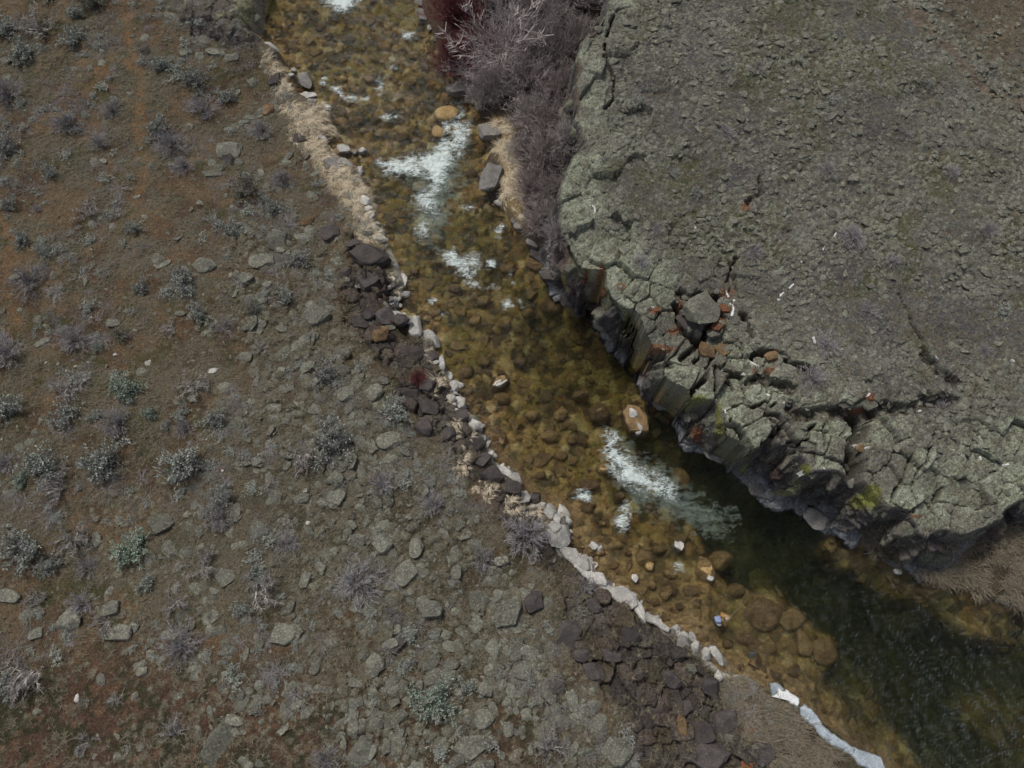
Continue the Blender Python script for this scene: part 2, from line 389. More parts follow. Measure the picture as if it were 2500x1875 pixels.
def terrain(X, Y):
    """z, colour (n,3), rockiness, region code, block id for every point"""
    n = X.size
    sr, dL, dR, sm = F_river(X, Y), F_dL(X, Y), F_dR(X, Y), F_mesa(X, Y)
    jag = (fbm(X, Y, .8, 3, 3) - .5)
    leftside = dL < dR
    z = np.zeros(n)
    C = np.zeros((n, 3))
    rock = np.zeros(n)
    code = np.zeros(n, int)
    bid = np.full(n, -1)
    global OFFX, OFFY
    OFFX, OFFY = np.zeros(n), np.zeros(n)
    N1, N2, N3, N4 = fbm(X, Y, 5, 4, 1), fbm(X, Y, 1.6, 4, 2), fbm(X, Y, .5, 3, 4), fbm(X, Y, .16, 2, 5)

    # ---- river bed
    m = sr > 0
    x, y, s = X[m], Y[m], sr[m]
    D = F_depth(x, y)
    wall = np.where(leftside[m], .9, .55)
    prof = 1 - np.exp(-s / wall)
    f1, f2, cid = voro(x + .3 * jag[m], y + .3 * N3[m], .62, 11)
    g1, g2, gid = voro(x, y, .30, 12)
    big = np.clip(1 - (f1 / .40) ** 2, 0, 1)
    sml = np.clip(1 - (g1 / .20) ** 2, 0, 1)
    amp = .10 + .14 * sstep(.45, .75, N2[m]) * sstep(.2, .6, D)
    amp = amp * sstep(.05, .5, s) * np.where(D > 1.8, .7, 1)
    zz = -D * prof + amp * big * (.4 + cid) + .05 * sml * gid - .05 + .22 * (N2[m] - .5) * sstep(0, 1, s)
    zz = np.minimum(zz, -.03 - .10 * sstep(0, .6, s))
    z[m] = zz
    c = np.tile(np.array([.52, .34, .115]), (m.sum(), 1))
    c = mixc(c, (.74, .58, .27), sstep(.50, .98, cid))
    c = mixc(c, (.12, .095, .04), sstep(.45, .05, cid))
    c = mixc(c, (.38, .30, .075), sstep(.48, .70, fbm(x, y, 2.2, 4, 13)) * .75)
    c = mixc(c, (.055, .048, .024), sstep(.52, .66, fbm(x, y, .9, 4, 14)) * .8)
    c = mixc(c, (.46, .20, .07), sstep(.80, .98, gid) * .55)
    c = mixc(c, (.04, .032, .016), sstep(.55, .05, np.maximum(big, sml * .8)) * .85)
    c = mixc(c, (.085, .105, .060), sstep(1.5, 2.4, D) * .8)
    # sand and gravel shelf along the left margin
    px_, py_ = proj(x, y, zz)
    sand = sstep(1.6, .3, s) * leftside[m] * sstep(900, 1050, py_) * sstep(.25, .6, fbm(x, y, 2.4, 3, 44) + .15)
    c = mixc(c, (.42, .28, .14), sand * .7)
    sand2 = sstep(1.5, .9, D) * sstep(1250, 1400, py_) * (.4 + .6 * N2[m])
    c = mixc(c, (.54, .38, .18), sand2 * .55)
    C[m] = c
    rock[m] = .25
    code[m] = 2

    # ---- left side
    m = (sr <= 0) & leftside & (sm <= -.3)
    x, y, d = X[m], Y[m], -sr[m]
    so, sdk, st, sdd = F_out(x, y) + .5 * jag[m], R_dark(x, y) + .9 * jag[m], R_tan(x, y), R_dead(x, y)
    sl = F_slope(x, y)
    bh = F_bank(x, y)
    f1, f2, cid = voro(x + .35 * jag[m], y + .35 * N3[m], .85, 21)
    g1, g2, gid = voro(x + .1 * N3[m], y, .34, 22)
    dark = sstep(-.3, .3, sdk)
    out = sstep(-.25, .35, so)
    far = sl * d
    far = np.where(far > 1.6, 1.6 + (far - 1.6) * .62, far)
    zz = bh * (1 - np.exp(-d / .38)) + far + (N1[m] - .5) * .55 * sstep(1, 6, d) + (N2[m] - .5) * .26 * sstep(.2, 1.5, d) + (N3[m] - .5) * .09 + (N4[m] - .5) * .035
    crack = sstep(.09, .01, f2 - f1)
    k1, k2, kid = voro(x * .8 + y * .5 + .5 * jag[m], (y * .8 - x * .5) * .55 + .5 * N3[m], 1.1, 23)
    ta, tb = (kid * 7.13) % 1 - .5, (kid * 13.7) % 1 - .5
    tc, td = (cid * 9.31) % 1 - .5, (cid * 17.3) % 1 - .5
    zz += dark * (.45 * (kid - .4) + .5 * k1 * (ta + tb) + .18 * (cid - .4) + .7 * f1 * (tc + td) - .12 * crack - .14 * sstep(.10, .01, k2 - k1) + .04 * (gid - .5) + .06 * (fbm(x, y, .25, 3, 24) - .5))
    zz += out * (.75 * sstep(-.3, 1.6, so + .6 * (cid - .5)) + .3 * (cid - .5) + .5 * f1 * ((cid * 9.31) % 1 - .5) - .16 * crack + .1 * (N3[m] - .5))
    # stones half sunk in the slope
    p_, q_ = proj(x, y, zz)
    stony = sstep(.46, .62, fbm(x, y, 3.2, 3, 33)) * (1 - dark) * (1 - sstep(-.3, .3, st))
    stony = stony * np.clip(.35 + .65 * sstep(700, 1150, q_) + .5 * sstep(650, 850, p_), 0, 1)
    stone = np.clip(1 - (g1 / .17) ** 2, 0, 1) * (gid > .45) * stony
    zz += .05 * stone
    ub, vb = x + .5 * (fbm(x, y, .5, 2, 35) - .5), y + .5 * (fbm(x, y, .5, 2, 36) - .5)
    p1, p2, pid = voro(ub, vb, .58, 37)
    tal = sstep(-1.5, 1.2, R_talus(x, y) + 2.5 * (N2[m] - .5)) * (1 - dark) * (1 - out)
    plate = tal * (pid > .42) * sstep(.03, .12, p2 - p1) * sstep(.36, .22, p1)
    zz += plate * (.05 + .22 * (pid - .42) + .35 * p1 * ((pid * 23.7) % 1 - .5)) - .05 * tal * sstep(.08, .0, p2 - p1)
    z[m] = zz
    soil = np.tile(np.array([.098, .072, .049]), (m.sum(), 1))
    soil = mixc(soil, (.155, .115, .072), sstep(.35, .65, N2[m]))
    soil = mixc(soil, (.150, .094, .054), sstep(.54, .72, fbm(x, y, 1.3, 5, 51, .65)) * .55)
    grass = sstep(.40, .60, fbm(x, y, 1.9, 5, 52))
    soil = mixc(soil, (.132, .117, .083), grass * .8)
    soil = mixc(soil, (.070, .074, .038), sstep(.54, .72, fbm(x, y, 1.2, 4, 53)) * .75)
    lowr = sstep(-1.8, 2.0, R_lowred(x, y) + 2.2 * (N2[m] - .5))
    lr = np.tile(np.array([.092, .058, .040]), (m.sum(), 1))
    lr = mixc(lr, (.050, .048, .028), sstep(.42, .56, fbm(x, y, .7, 5, 54, .6)))
    lr = mixc(lr, (.14, .088, .058), sstep(.58, .72, fbm(x, y, .5, 4, 55, .6)))
    soil = soil + (lr - soil) * lowr[:, None]
    mg = sstep(-1, 1.5, R_midgrey(x, y) + 1.5 * (N2[m] - .5))
    soil = mixc(soil, (.112, .108, .082), mg * (.25 + .55 * N3[m]))
    tr = sstep(.55, .10, R_trail(x, y) + .9 * (N3[m] - .5) + .5 * (N2[m] - .5))
    soil = mixc(soil, (.20, .125, .066), tr * (.15 + .75 * sstep(.3, .7, fbm(x, y, .6, 4, 57, .65))))
    soil = mixc(soil, (.21, .205, .15), stone * sstep(.4, .9, gid))
    soil = mixc(soil, (.062, .055, .036), tal * (1 - plate) * .35)
    plc = np.array([.165, .162, .128])[None, :] * (.75 + .5 * ((pid * 5.3) % 1))[:, None]
    soil = soil + (plc - soil) * (plate * .85)[:, None]
    basalt = np.tile(np.array([.066, .058, .056]), (m.sum(), 1))
    basalt = mixc(basalt, (.108, .088, .078), sstep(.4, .8, cid))
    basalt = mixc(basalt, (.12, .115, .095), sstep(.58, .74, N2[m]) * .6)
    basalt = mixc(basalt, (.19, .17, .15), sstep(.74, .9, fbm(x + y * .6, y * .3, .35, 3, 61)) * .6)
    basalt = mixc(basalt, (.085, .075, .045), sstep(.55, .7, fbm(x, y, 1.4, 3, 62)) * .6)
    soil = soil + (basalt - soil) * (dark * .92)[:, None]
    oc = np.tile(np.array([.12, .105, .095]), (m.sum(), 1))
    oc = mixc(oc, (.25, .25, .16), sstep(.45, .6, N2[m]) * sstep(.4, .9, so))
    oc = mixc(oc, (.30, .28, .24), sstep(.5, .1, d) * .8)
    soil = soil + (oc - soil) * out[:, None]
    # pale mineral crust just above the water line
    pw, qw = proj(x, y, 0.1 + 0 * x)
    crust = sstep(.42, .16, d + .6 * (N3[m] - .5) + .5 * jag[m] + .5 * (N2[m] - .5)) * sstep(120, 560, qw) * sstep(1690, 1640, qw)
    soil = mixc(soil, (.52, .50, .45), crust * .9)
    tan = sstep(-.35, .15, st + .9 * jag[m])
    soil = mixc(soil, (.34, .285, .195), tan * .9 * (1 - crust))
    dd = sstep(-.3, .3, sdd + .6 * jag[m])
    soil = mixc(soil, (.070, .057, .038), dd * .9)
    soil = soil * np.array([.90, .87, .83])[None, :]
    C[m] = soil
    rock[m] = np.clip(dark + out + stone + crust + plate, 0, 1)
    code[m] = np.where((tr > .5) & (dark < .2), 1, 0)

    # ---- right side: shelf, cliff, bluff
    m = ((sr <= 0) & ~leftside) | ((sr <= 0) & (sm > -.3))
    x, y, d, s = X[m], Y[m], -sr[m], sm[m]
    b, e = blocks_at(x, y)
    zr = F_zrim(x, y)
    col_j = fbm(x, y, .55, 2, 81)
    s2 = s - .13 + .07 * (SEED_H[b] / .16) + .12 * (col_j - .5)          # ragged, blocky edge
    # outside the rim
    bank = F_bank(x, y) * (1 - np.exp(-d / .3)) + .10 * d + .2 * (N2[m] - .5)
    steep = 9.0
    drop = np.clip(-s2, 0, 9)
    ledge = 0.0
    wallz = zr - np.where(drop < .18, drop * 1.3, .23 + (drop - .18) * steep) + ledge
    toe = sstep(0, .28, d)
    zo = np.maximum(bank, wallz) * toe
    # on top of the bluff
    inn = np.clip(s2, 0, 60)
    zt = zr + .055 * np.minimum(inn, 14) + (N1[m] - .5) * .9 * sstep(1, 8, inn) + (N2[m] - .5) * .3
    zt += SEED_H[b] * 1.9 * sstep(7, 3, inn) + (SEED_T[b, 0] * (x - SEEDS[b, 0]) + SEED_T[b, 1] * (y - SEEDS[b, 1])) * sstep(6, 3, inn)
    top = sstep(-.10, .06, s2)
    zz = lerp(zo, zt, top)
    wk = 1 + 1.6 * sstep(1750, 1450, proj(x, y, zz)[0]) * sstep(560, 420, proj(x, y, zz)[1])
    rimzone = sstep(6.0, 3.2, (inn + .4) * wk + 3.0 * (N2[m] - .5)) * sstep(-2.5, -.5, s)
    pz, qz = proj(x, y, zz)
    lowcorner = sstep(1500, 1700, pz) * sstep(560, 720, qz) * sstep(2300, 2000, pz)
    lich = np.clip(np.maximum(rimzone, lowcorner * .8 * sstep(9, 4, inn)), 0, 1)
    # fractures: between blocks, then a finer network inside them
    crk = .25 + .75 * sstep(1400, 1560, pz) * sstep(520, 640, qz)
    gaps = .35 + .65 * sstep(.38, .56, fbm(x, y, 1.1, 3, 83))
    zz -= sstep(.10, .015, e) * .36 * rimzone * (.4 + .6 * top) * crk * gaps
    wv, wu = fbm(x, y, .42, 3, 84) - .5, fbm(x, y, .42, 3, 85) - .5
    f1, f2, cid = voro(x + .6 * wv, y + .6 * wu, .62, 91)
    g1, g2, gid = voro(x + .2 * wv, y + .2 * wu, .22, 92)
    fine_cr = .8 * sstep(.065, .01, f2 - f1) * gaps * (.45 + .55 * crk)
    zz += top * lich * (.07 * (cid - .5) - .13 * fine_cr - .035 * sstep(.05, .0, g2 - g1) + .02 * gid)
    # loose stones and cushions on the flat of the bluff
    h1, h2, hid = voro(x + .1 * N3[m], y, .38, 93)
    scrub = sstep(.47, .60, fbm(x, y, 5.5, 4, 98))
    loose = sstep(.26, .50, fbm(x, y, 2.6, 4, 94)) * (1 - .6 * scrub) * (1 - lich) * top
    st1 = np.clip(1 - (h1 / .19) ** 2, 0, 1) * (hid > .25) * loose
    st2 = np.clip(1 - (g1 / .11) ** 2, 0, 1) * (gid > .2) * top * (1 - .6 * lich) * (.35 + .65 * loose)
    zz += .13 * st1 * (.4 + hid) + .06 * st2 - .06 * top * (1 - lich) * sstep(.06, .0, f2 - f1)
    # clefts
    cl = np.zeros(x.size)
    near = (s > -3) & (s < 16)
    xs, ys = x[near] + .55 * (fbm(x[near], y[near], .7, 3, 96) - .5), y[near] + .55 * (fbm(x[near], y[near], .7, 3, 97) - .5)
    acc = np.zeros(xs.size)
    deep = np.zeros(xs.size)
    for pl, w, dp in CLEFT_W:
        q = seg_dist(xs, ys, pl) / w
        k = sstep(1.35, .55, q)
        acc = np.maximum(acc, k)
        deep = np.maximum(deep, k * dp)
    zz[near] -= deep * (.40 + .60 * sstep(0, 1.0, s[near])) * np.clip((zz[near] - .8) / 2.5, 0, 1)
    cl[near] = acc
    zz += (N3[m] - .5) * .10 * (1 - top) + (N4[m] - .5) * .05
    # blocky relief of the wall: push its points in and out along the face
    gxn, gyn = F_gx(x, y), F_gy(x, y)
    u_ = x * gyn - y * gxn
    w1, w2, wid1 = voro(u_ + .25 * jag[m], zz * .75 + .3 * N3[m], .95, 86)
    w3, w4, wid2 = voro(u_, zz, .36, 87)
    onwall = (1 - top) * sstep(.35, 1.0, zz) * sstep(.5, -.1, s) * sstep(-3.2, -.2, s)
    push = 0 * (.75 * (wid1 - .5) + .20 * (wid2 - .5) - .22 * sstep(.10, .01, w2 - w1) + .3 * (fbm(u_, zz, .5, 3, 88) - .5)) * onwall
    OFFX[m] = -gxn * push
    OFFY[m] = -gyn * push
    z[m] = zz
    # colour of the flat: grey scrub, stones, moss
    gr = np.tile(np.array([.122, .118, .102]), (x.size, 1))
    gr = mixc(gr, (.112, .098, .082), sstep(.46, .68, fbm(x, y, 2.4, 5, 101, .6)) * .85)
    gr = mixc(gr, (.195, .193, .160), sstep(.48, .64, fbm(x, y, .9, 5, 102, .6)) * .75)
    gr = mixc(gr, (.100, .094, .090), scrub * .85)
    moss = sstep(.54, .68, fbm(x, y, 3.4, 4, 103)) * (1 - rimzone)
    gr = mixc(gr, (.085, .086, .042), moss * .85)
    gr = mixc(gr, (.225, .23, .178), np.maximum(sstep(.05, .5, st1) * sstep(.15, .7, hid), sstep(.05, .5, st2) * sstep(.15, .7, gid)) * .85)
    lc = np.tile(np.array([.245, .262, .190]), (x.size, 1))
    lc = mixc(lc, (.305, .325, .25), sstep(.4, .9, cid) * .8)
    lc = mixc(lc, (.15, .145, .115), sstep(.52, .66, N3[m] + .4 * (N2[m] - .5)) * .65)
    lc = mixc(lc, (.135, .125, .105), sstep(.52, .68, fbm(x, y, 2.6, 4, 104)) * .7)
    gr = gr + (lc - gr) * (lich * (1 - .75 * sstep(.50, .66, fbm(x, y, 1.9, 4, 105)) * sstep(1.2, 3.5, inn)))[:, None]
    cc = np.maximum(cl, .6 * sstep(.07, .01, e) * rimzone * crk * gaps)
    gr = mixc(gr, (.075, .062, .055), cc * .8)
    # bare rock of the wall
    wl = np.tile(np.array([.082, .076, .080]), (x.size, 1))
    wl = mixc(wl, (.135, .122, .105), sstep(.42, .62, fbm(u_, zz, 1.1, 4, 106)))
    wl = mixc(wl, (.17, .175, .13), sstep(.50, .62, fbm(u_, zz * .7, .9, 4, 107)) * .75)
    wl = mixc(wl, (.05, .046, .05), sstep(.56, .7, fbm(u_, zz * .4, .6, 4, 108)) * .7)
    wl = mixc(wl, (.15, .075, .05), sstep(.62, .74, fbm(u_, zz * .6, 1.4, 4, 109)) * .5)
    wl = mixc(wl, (.05, .045, .045), sstep(.08, .01, w2 - w1) * .6)
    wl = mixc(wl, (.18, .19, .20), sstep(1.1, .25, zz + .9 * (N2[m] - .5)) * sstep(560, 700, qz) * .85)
    # shelf under the cliff: leaf litter, grass
    low = sstep(.9, .3, wallz - bank)
    wl = mixc(wl, (.085, .062, .045), low * sstep(640, 560, qz))
    tan2 = sstep(-.2, .3, R_tan2(x, y) + .5 * jag[m])
    wl = mixc(wl, (.27, .20, .105), tan2)
    gy_ = sstep(-.2, .3, R_grey(x, y) + .4 * jag[m])
    wl = mixc(wl, (.070, .058, .040), gy_ * low)
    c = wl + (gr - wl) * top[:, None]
    # rust and sulphur-yellow crusts where the photograph has them
    pz, qz = proj(x, y, zz)
    pz, qz = pz + 8 * (N3[m] - .5) * 2, qz + 8 * (jag[m])
    c = crusts(c, pz, qz)
    road = sstep(.8, .3, R_road(x, y) + .8 * (N3[m] - .5)) * top
    rc = sstep(-.5, .6, R_redcorner(x, y) + 1.0 * (N2[m] - .5)) * top
    c = mixc(c, (.125, .098, .066), rc * .8)
    c = mixc(c, (.165, .115, .078), road * .6)
    C[m] = c
    rock[m] = np.clip(np.maximum(lich * top, 1 - top - low * .8), 0, 1)
    cd = np.where(top > .5, 3, 4)
    isblk = (top > .5) & (rimzone > .55) & (s < 4.2)
    cd = np.where(isblk, 5, cd)
    cd = np.where((top < .5) & (low > .5) & (wallz < bank), 6, cd)
    cd = np.where((road > .5) & (cd == 3), 7, cd)
    code[m] = cd
    bid[m] = np.where(isblk, b, -1)
    return z, np.clip(C, .012, .9), rock, code, bid

# ------------------------------------------------------------------ two-level grid
G = 0.10
nx, ny = int(round((X1 - X0) / G)), int(round((Y1 - Y0) / G))
gxs = X0 + np.arange(nx + 1) * G
gys = Y0 + np.arange(ny + 1) * G
qcx, qcy = np.meshgrid(gxs[:-1] + G / 2, gys[:-1] + G / 2)
srq, smq, dkq = F_river(qcx, qcy), F_mesa(qcx, qcy), R_dark(qcx, qcy)
rightq = F_dL(qcx, qcy) > F_dR(qcx, qcy)
pq, qq = proj(qcx, qcy, np.where(smq > 0, 5.0, 0.5))
inframe = (pq > -90) & (pq < 2590) & (qq > -90) & (qq < 1965)
fine = inframe & (((srq > -.5) & (F_depth(qcx, qcy) < 2.2)) | (rightq & (srq < 0) & (smq > -2.2) & (smq < 4.5)) | (dkq > -.2) | (F_out(qcx, qcy) > -.2)
                  | ((smq > 0) & (pq > 1450) & (pq < 2300) & (qq > 560)))
NV = (nx + 1) * (ny + 1)
vid = np.arange(NV).reshape(ny + 1, nx + 1)
fp = np.pad(fine, 1)
# horizontal edges (ny+1, nx), vertical edges (ny, nx+1), centres
hx = fp[:-1, 1:-1] | fp[1:, 1:-1]
vx = fp[1:-1, :-1] | fp[1:-1, 1:]
hid_ = np.full(hx.shape, -1); hid_[hx] = NV + np.arange(hx.sum())
k0 = NV + hx.sum()
vid_ = np.full(vx.shape, -1); vid_[vx] = k0 + np.arange(vx.sum())
k0 += vx.sum()
cid_ = np.full(fine.shape, -1); cid_[fine] = k0 + np.arange(fine.sum())
GXX, GYY = np.meshgrid(gxs, gys)
hX, hY = np.meshgrid(gxs[:-1] + G / 2, gys)
vX, vY = np.meshgrid(gxs, gys[:-1] + G / 2)
TX = np.concatenate([GXX.ravel(), hX[hx], vX[vx], qcx[fine]])
TY = np.concatenate([GYY.ravel(), hY[hx], vY[vx], qcy[fine]])
TZ, TC, TR, TCODE, TBID = terrain(TX, TY)
ZG = TZ[:NV].reshape(ny + 1, nx + 1)
TX, TY = TX + OFFX, TY + OFFY

def zat(x, y):
    u = min(max((x - X0) / G, 0), nx - 1.001)
    v = min(max((y - Y0) / G, 0), ny - 1.001)
    i, j = int(u), int(v)
    a, b = u - i, v - j
    return float((ZG[j, i] * (1 - a) + ZG[j, i + 1] * a) * (1 - b) + (ZG[j + 1, i] * (1 - a) + ZG[j + 1, i + 1] * a) * b)

def zat_np(x, y):
    u = np.clip((x - X0) / G, 0, nx - 1.001)
    v = np.clip((y - Y0) / G, 0, ny - 1.001)
    i, j = u.astype(int), v.astype(int)
    a, b = u - i, v - j
    return (ZG[j, i] * (1 - a) + ZG[j, i + 1] * a) * (1 - b) + (ZG[j + 1, i] * (1 - a) + ZG[j + 1, i + 1] * a) * b

def ground(px, py):
    """the point of the ground that the photograph shows at this pixel (march down the line of sight)"""
    z = 8.5
    while z > -4:
        p = at(px, py, z)
        if zat(p[0], p[1]) >= z:
            break
        z -= .05
    return at(px, py, z)

i, j = np.meshgrid(np.arange(nx), np.arange(ny))
q00, q10, q11, q01 = vid[:-1, :-1], vid[:-1, 1:], vid[1:, 1:], vid[1:, :-1]
eb, et, el, er = hid_[:-1], hid_[1:], vid_[:, :-1], vid_[:, 1:]
anyedge = (eb >= 0) | (et >= 0) | (el >= 0) | (er >= 0)
plain = ~anyedge
quads = [np.stack([q00[plain], q10[plain], q11[plain], q01[plain]], 1)]
f = fine
cc_ = cid_[f]
quads.append(np.stack([q00[f], eb[f], cc_, el[f]], 1))
quads.append(np.stack([eb[f], q10[f], er[f], cc_], 1))
quads.append(np.stack([cc_, er[f], q11[f], et[f]], 1))
quads.append(np.stack([el[f], cc_, et[f], q01[f]], 1))
Q = np.concatenate(quads)
bm_ = anyedge & ~fine
border = []
for jj, ii in zip(*np.nonzero(bm_)):
    loop = [q00[jj, ii]]
    if eb[jj, ii] >= 0: loop.append(eb[jj, ii])
    loop.append(q10[jj, ii])
    if er[jj, ii] >= 0: loop.append(er[jj, ii])
    loop.append(q11[jj, ii])
    if et[jj, ii] >= 0: loop.append(et[jj, ii])
    loop.append(q01[jj, ii])
    if el[jj, ii] >= 0: loop.append(el[jj, ii])
    border.append(loop)

def new_mesh(name, V, flat, starts, smooth=True):
    me = bpy.data.meshes.new(name)
    me.vertices.add(len(V))
    me.vertices.foreach_set('co', np.ascontiguousarray(V, dtype=np.float32).ravel())
    me.loops.add(len(flat))
    me.loops.foreach_set('vertex_index', np.ascontiguousarray(flat, dtype=np.int32))
    me.polygons.add(len(starts))
    me.polygons.foreach_set('loop_start', np.ascontiguousarray(starts, dtype=np.int32))
    me.update(calc_edges=True)
    me.polygons.foreach_set('use_smooth', np.full(len(starts), smooth))
    return me

def add_obj(name, me, mat=None, parent=None, loc=None):
    o = bpy.data.objects.new(name, me)
    if mat is not None and me is not None and len(me.materials) == 0:
        me.materials.append(mat)
    if loc is not None:
        o.location = loc
    if parent is not None:
        o.parent = parent
    COL.objects.link(o)
    return o

def tag(o, label=None, cat=None, group=None, kind=None):
    if label: o['label'] = label
    if cat: o['category'] = cat
    if group: o['group'] = group
    if kind: o['kind'] = kind
    return o

# ------------------------------------------------------------------ materials
def nt(name):
    m = bpy.data.materials.new(name)
    m.use_nodes = True
    return m, m.node_tree, m.node_tree.nodes['Principled BSDF'], m.node_tree.nodes['Material Output']

def noise_node(t, vec, scale, detail=3.0, rough=.6):
    n = t.nodes.new('ShaderNodeTexNoise')
    n.inputs['Scale'].default_value = scale
    n.inputs['Detail'].default_value = detail
    n.inputs['Roughness'].default_value = rough
    if vec is not None:
        t.links.new(vec, n.inputs['Vector'])
    return n

def ramp(t, fac, stops):
    r = t.nodes.new('ShaderNodeValToRGB')
    t.links.new(fac, r.inputs['Fac'])
    e = r.color_ramp.elements
    e[0].position, e[0].color = stops[0][0], (*stops[0][1], 1)
    e[1].position, e[1].color = stops[-1][0], (*stops[-1][1], 1)
    for p, c in stops[1:-1]:
        q = e.new(p)
        q.color = (*c, 1)
    return r

def mixn(t, a, b, fac, mode='MIX'):
    m = t.nodes.new('ShaderNodeMix')
    m.data_type = 'RGBA'
    m.blend_type = mode
    for sock, v in ((m.inputs[6], a), (m.inputs[7], b), (m.inputs[0], fac)):
        if hasattr(v, 'is_linked') or isinstance(v, bpy.types.NodeSocket):
            t.links.new(v, sock)
        elif isinstance(v, tuple):
            sock.default_value = (*v, 1)
        else:
            sock.default_value = v
    return m.outputs[2]

def g3(v):
    return (v, v, v)

def bump(t, bsdf, h, strength, dist):
    b = t.nodes.new('ShaderNodeBump')
    b.inputs['Strength'].default_value = strength
    b.inputs['Distance'].default_value = dist
    t.links.new(h, b.inputs['Height'])
    t.links.new(b.outputs[0], bsdf.inputs['Normal'])

def make_ground_mat():
    m, t, b, o = nt('ground_surface')
    at_ = t.nodes.new('ShaderNodeAttribute'); at_.attribute_name = 'Col'
    ar = t.nodes.new('ShaderNodeAttribute'); ar.attribute_name = 'rock'
    geo = t.nodes.new('ShaderNodeNewGeometry')
    pos = geo.outputs['Position']
    n1 = noise_node(t, pos, 9, 4, .7)
    n2 = noise_node(t, pos, 26, 3, .7)
    v1 = ramp(t, n1.outputs['Fac'], [(.30, g3(.45)), (.5, g3(.95)), (.72, g3(1.65))])
    v2 = ramp(t, n2.outputs['Fac'], [(.32, g3(.42)), (.5, g3(1.0)), (.70, g3(1.75))])
    c = mixn(t, at_.outputs['Color'], v1.outputs[0], 1.0, 'MULTIPLY')
    c = mixn(t, c, v2.outputs[0], .85, 'MULTIPLY')
    # dead straw flecks on the soil, lichen specks on the rock
    n3 = noise_node(t, pos, 15, 5, .75)
    fl = ramp(t, n3.outputs['Fac'], [(.60, g3(0)), (.68, g3(1))])
    fl2 = mixn(t, (0, 0, 0), fl.outputs[0], .35)
    c = mixn(t, c, (.26, .235, .19), fl2)
    vo = t.nodes.new('ShaderNodeTexVoronoi'); vo.inputs['Scale'].default_value = 17
    t.links.new(pos, vo.inputs['Vector'])
    dk = ramp(t, vo.outputs['Distance'], [(.12, g3(.55)), (.45, g3(1.12))])
    c2 = mixn(t, c, dk.outputs[0], 1.0, 'MULTIPLY')
    c = mixn(t, c, c2, ar.outputs['Fac'])
    t.links.new(c, b.inputs['Base Color'])
    b.inputs['Roughness'].default_value = .93
    b.inputs['Specular IOR Level'].default_value = .15
    add = t.nodes.new('ShaderNodeMath'); add.operation = 'ADD'
    t.links.new(n1.outputs['Fac'], add.inputs[0]); t.links.new(n2.outputs['Fac'], add.inputs[1])
    bump(t, b, add.outputs[0], .75, .05)
    return m

def make_rock_mat(name, base, dark, lichen, amount, spot=(.02, .02, .018), scale=1.0, rough=.9):
    m, t, b, o = nt(name)
    geo = t.nodes.new('ShaderNodeNewGeometry'); pos = geo.outputs['Position']
    oi = t.nodes.new('ShaderNodeObjectInfo')
    n0 = noise_node(t, pos, 2.2 * scale, 4, .65)
    n1 = noise_node(t, pos, 9 * scale, 5, .7)
    n2 = noise_node(t, pos, 30, 3, .7)
    c = mixn(t, dark, base, ramp(t, n0.outputs['Fac'], [(.36, g3(0)), (.62, g3(1))]).outputs[0])
    c = mixn(t, c, lichen, ramp(t, n1.outputs['Fac'], [(.60 - amount, g3(0)), (.70 - amount, g3(1))]).outputs[0])
    c = mixn(t, c, ramp(t, n2.outputs['Fac'], [(.34, g3(.5)), (.5, g3(1)), (.68, g3(1.5))]).outputs[0], .9, 'MULTIPLY')
    c = mixn(t, c, ramp(t, oi.outputs['Random'], [(0, g3(.75)), (1, g3(1.25))]).outputs[0], 1, 'MULTIPLY')
    t.links.new(c, b.inputs['Base Color'])
    b.inputs['Roughness'].default_value = rough
    b.inputs['Specular IOR Level'].default_value = .2
    add = t.nodes.new('ShaderNodeMath'); add.operation = 'ADD'
    t.links.new(n1.outputs['Fac'], add.inputs[0]); t.links.new(n2.outputs['Fac'], add.inputs[1])
    bump(t, b, add.outputs[0], .6, .05)
    return m

def make_plant_mat(name, c1, c2, c3=None, rough=.85, trans=0.0):
    m, t, b, o = nt(name)
    geo = t.nodes.new('ShaderNodeNewGeometry')
    oi = t.nodes.new('ShaderNodeObjectInfo')
    n = noise_node(t, geo.outputs['Position'], 7, 3, .7)
    c = mixn(t, c1, c2, ramp(t, n.outputs['Fac'], [(.35, g3(0)), (.65, g3(1))]).outputs[0])
    if c3:
        c = mixn(t, c, c3, ramp(t, oi.outputs['Random'], [(.2, g3(0)), (1, g3(.8))]).outputs[0])
    c = mixn(t, c, ramp(t, geo.outputs['Random Per Island'], [(0, g3(.6)), (1, g3(1.4))]).outputs[0], 1, 'MULTIPLY')
    t.links.new(c, b.inputs['Base Color'])
    b.inputs['Roughness'].default_value = rough
    b.inputs['Specular IOR Level'].default_value = .1
    return m

def make_plain(name, col, rough=.8, nscale=20, var=.35):
    m, t, b, o = nt(name)
    tc = t.nodes.new('ShaderNodeNewGeometry')
    n = noise_node(t, tc.outputs['Position'], nscale, 3, .6)
    c = mixn(t, col, ramp(t, n.outputs['Fac'], [(.3, g3(1 - var)), (.7, g3(1 + var))]).outputs[0], 1, 'MULTIPLY')
    t.links.new(c, b.inputs['Base Color'])
    b.inputs['Roughness'].default_value = rough
    return m

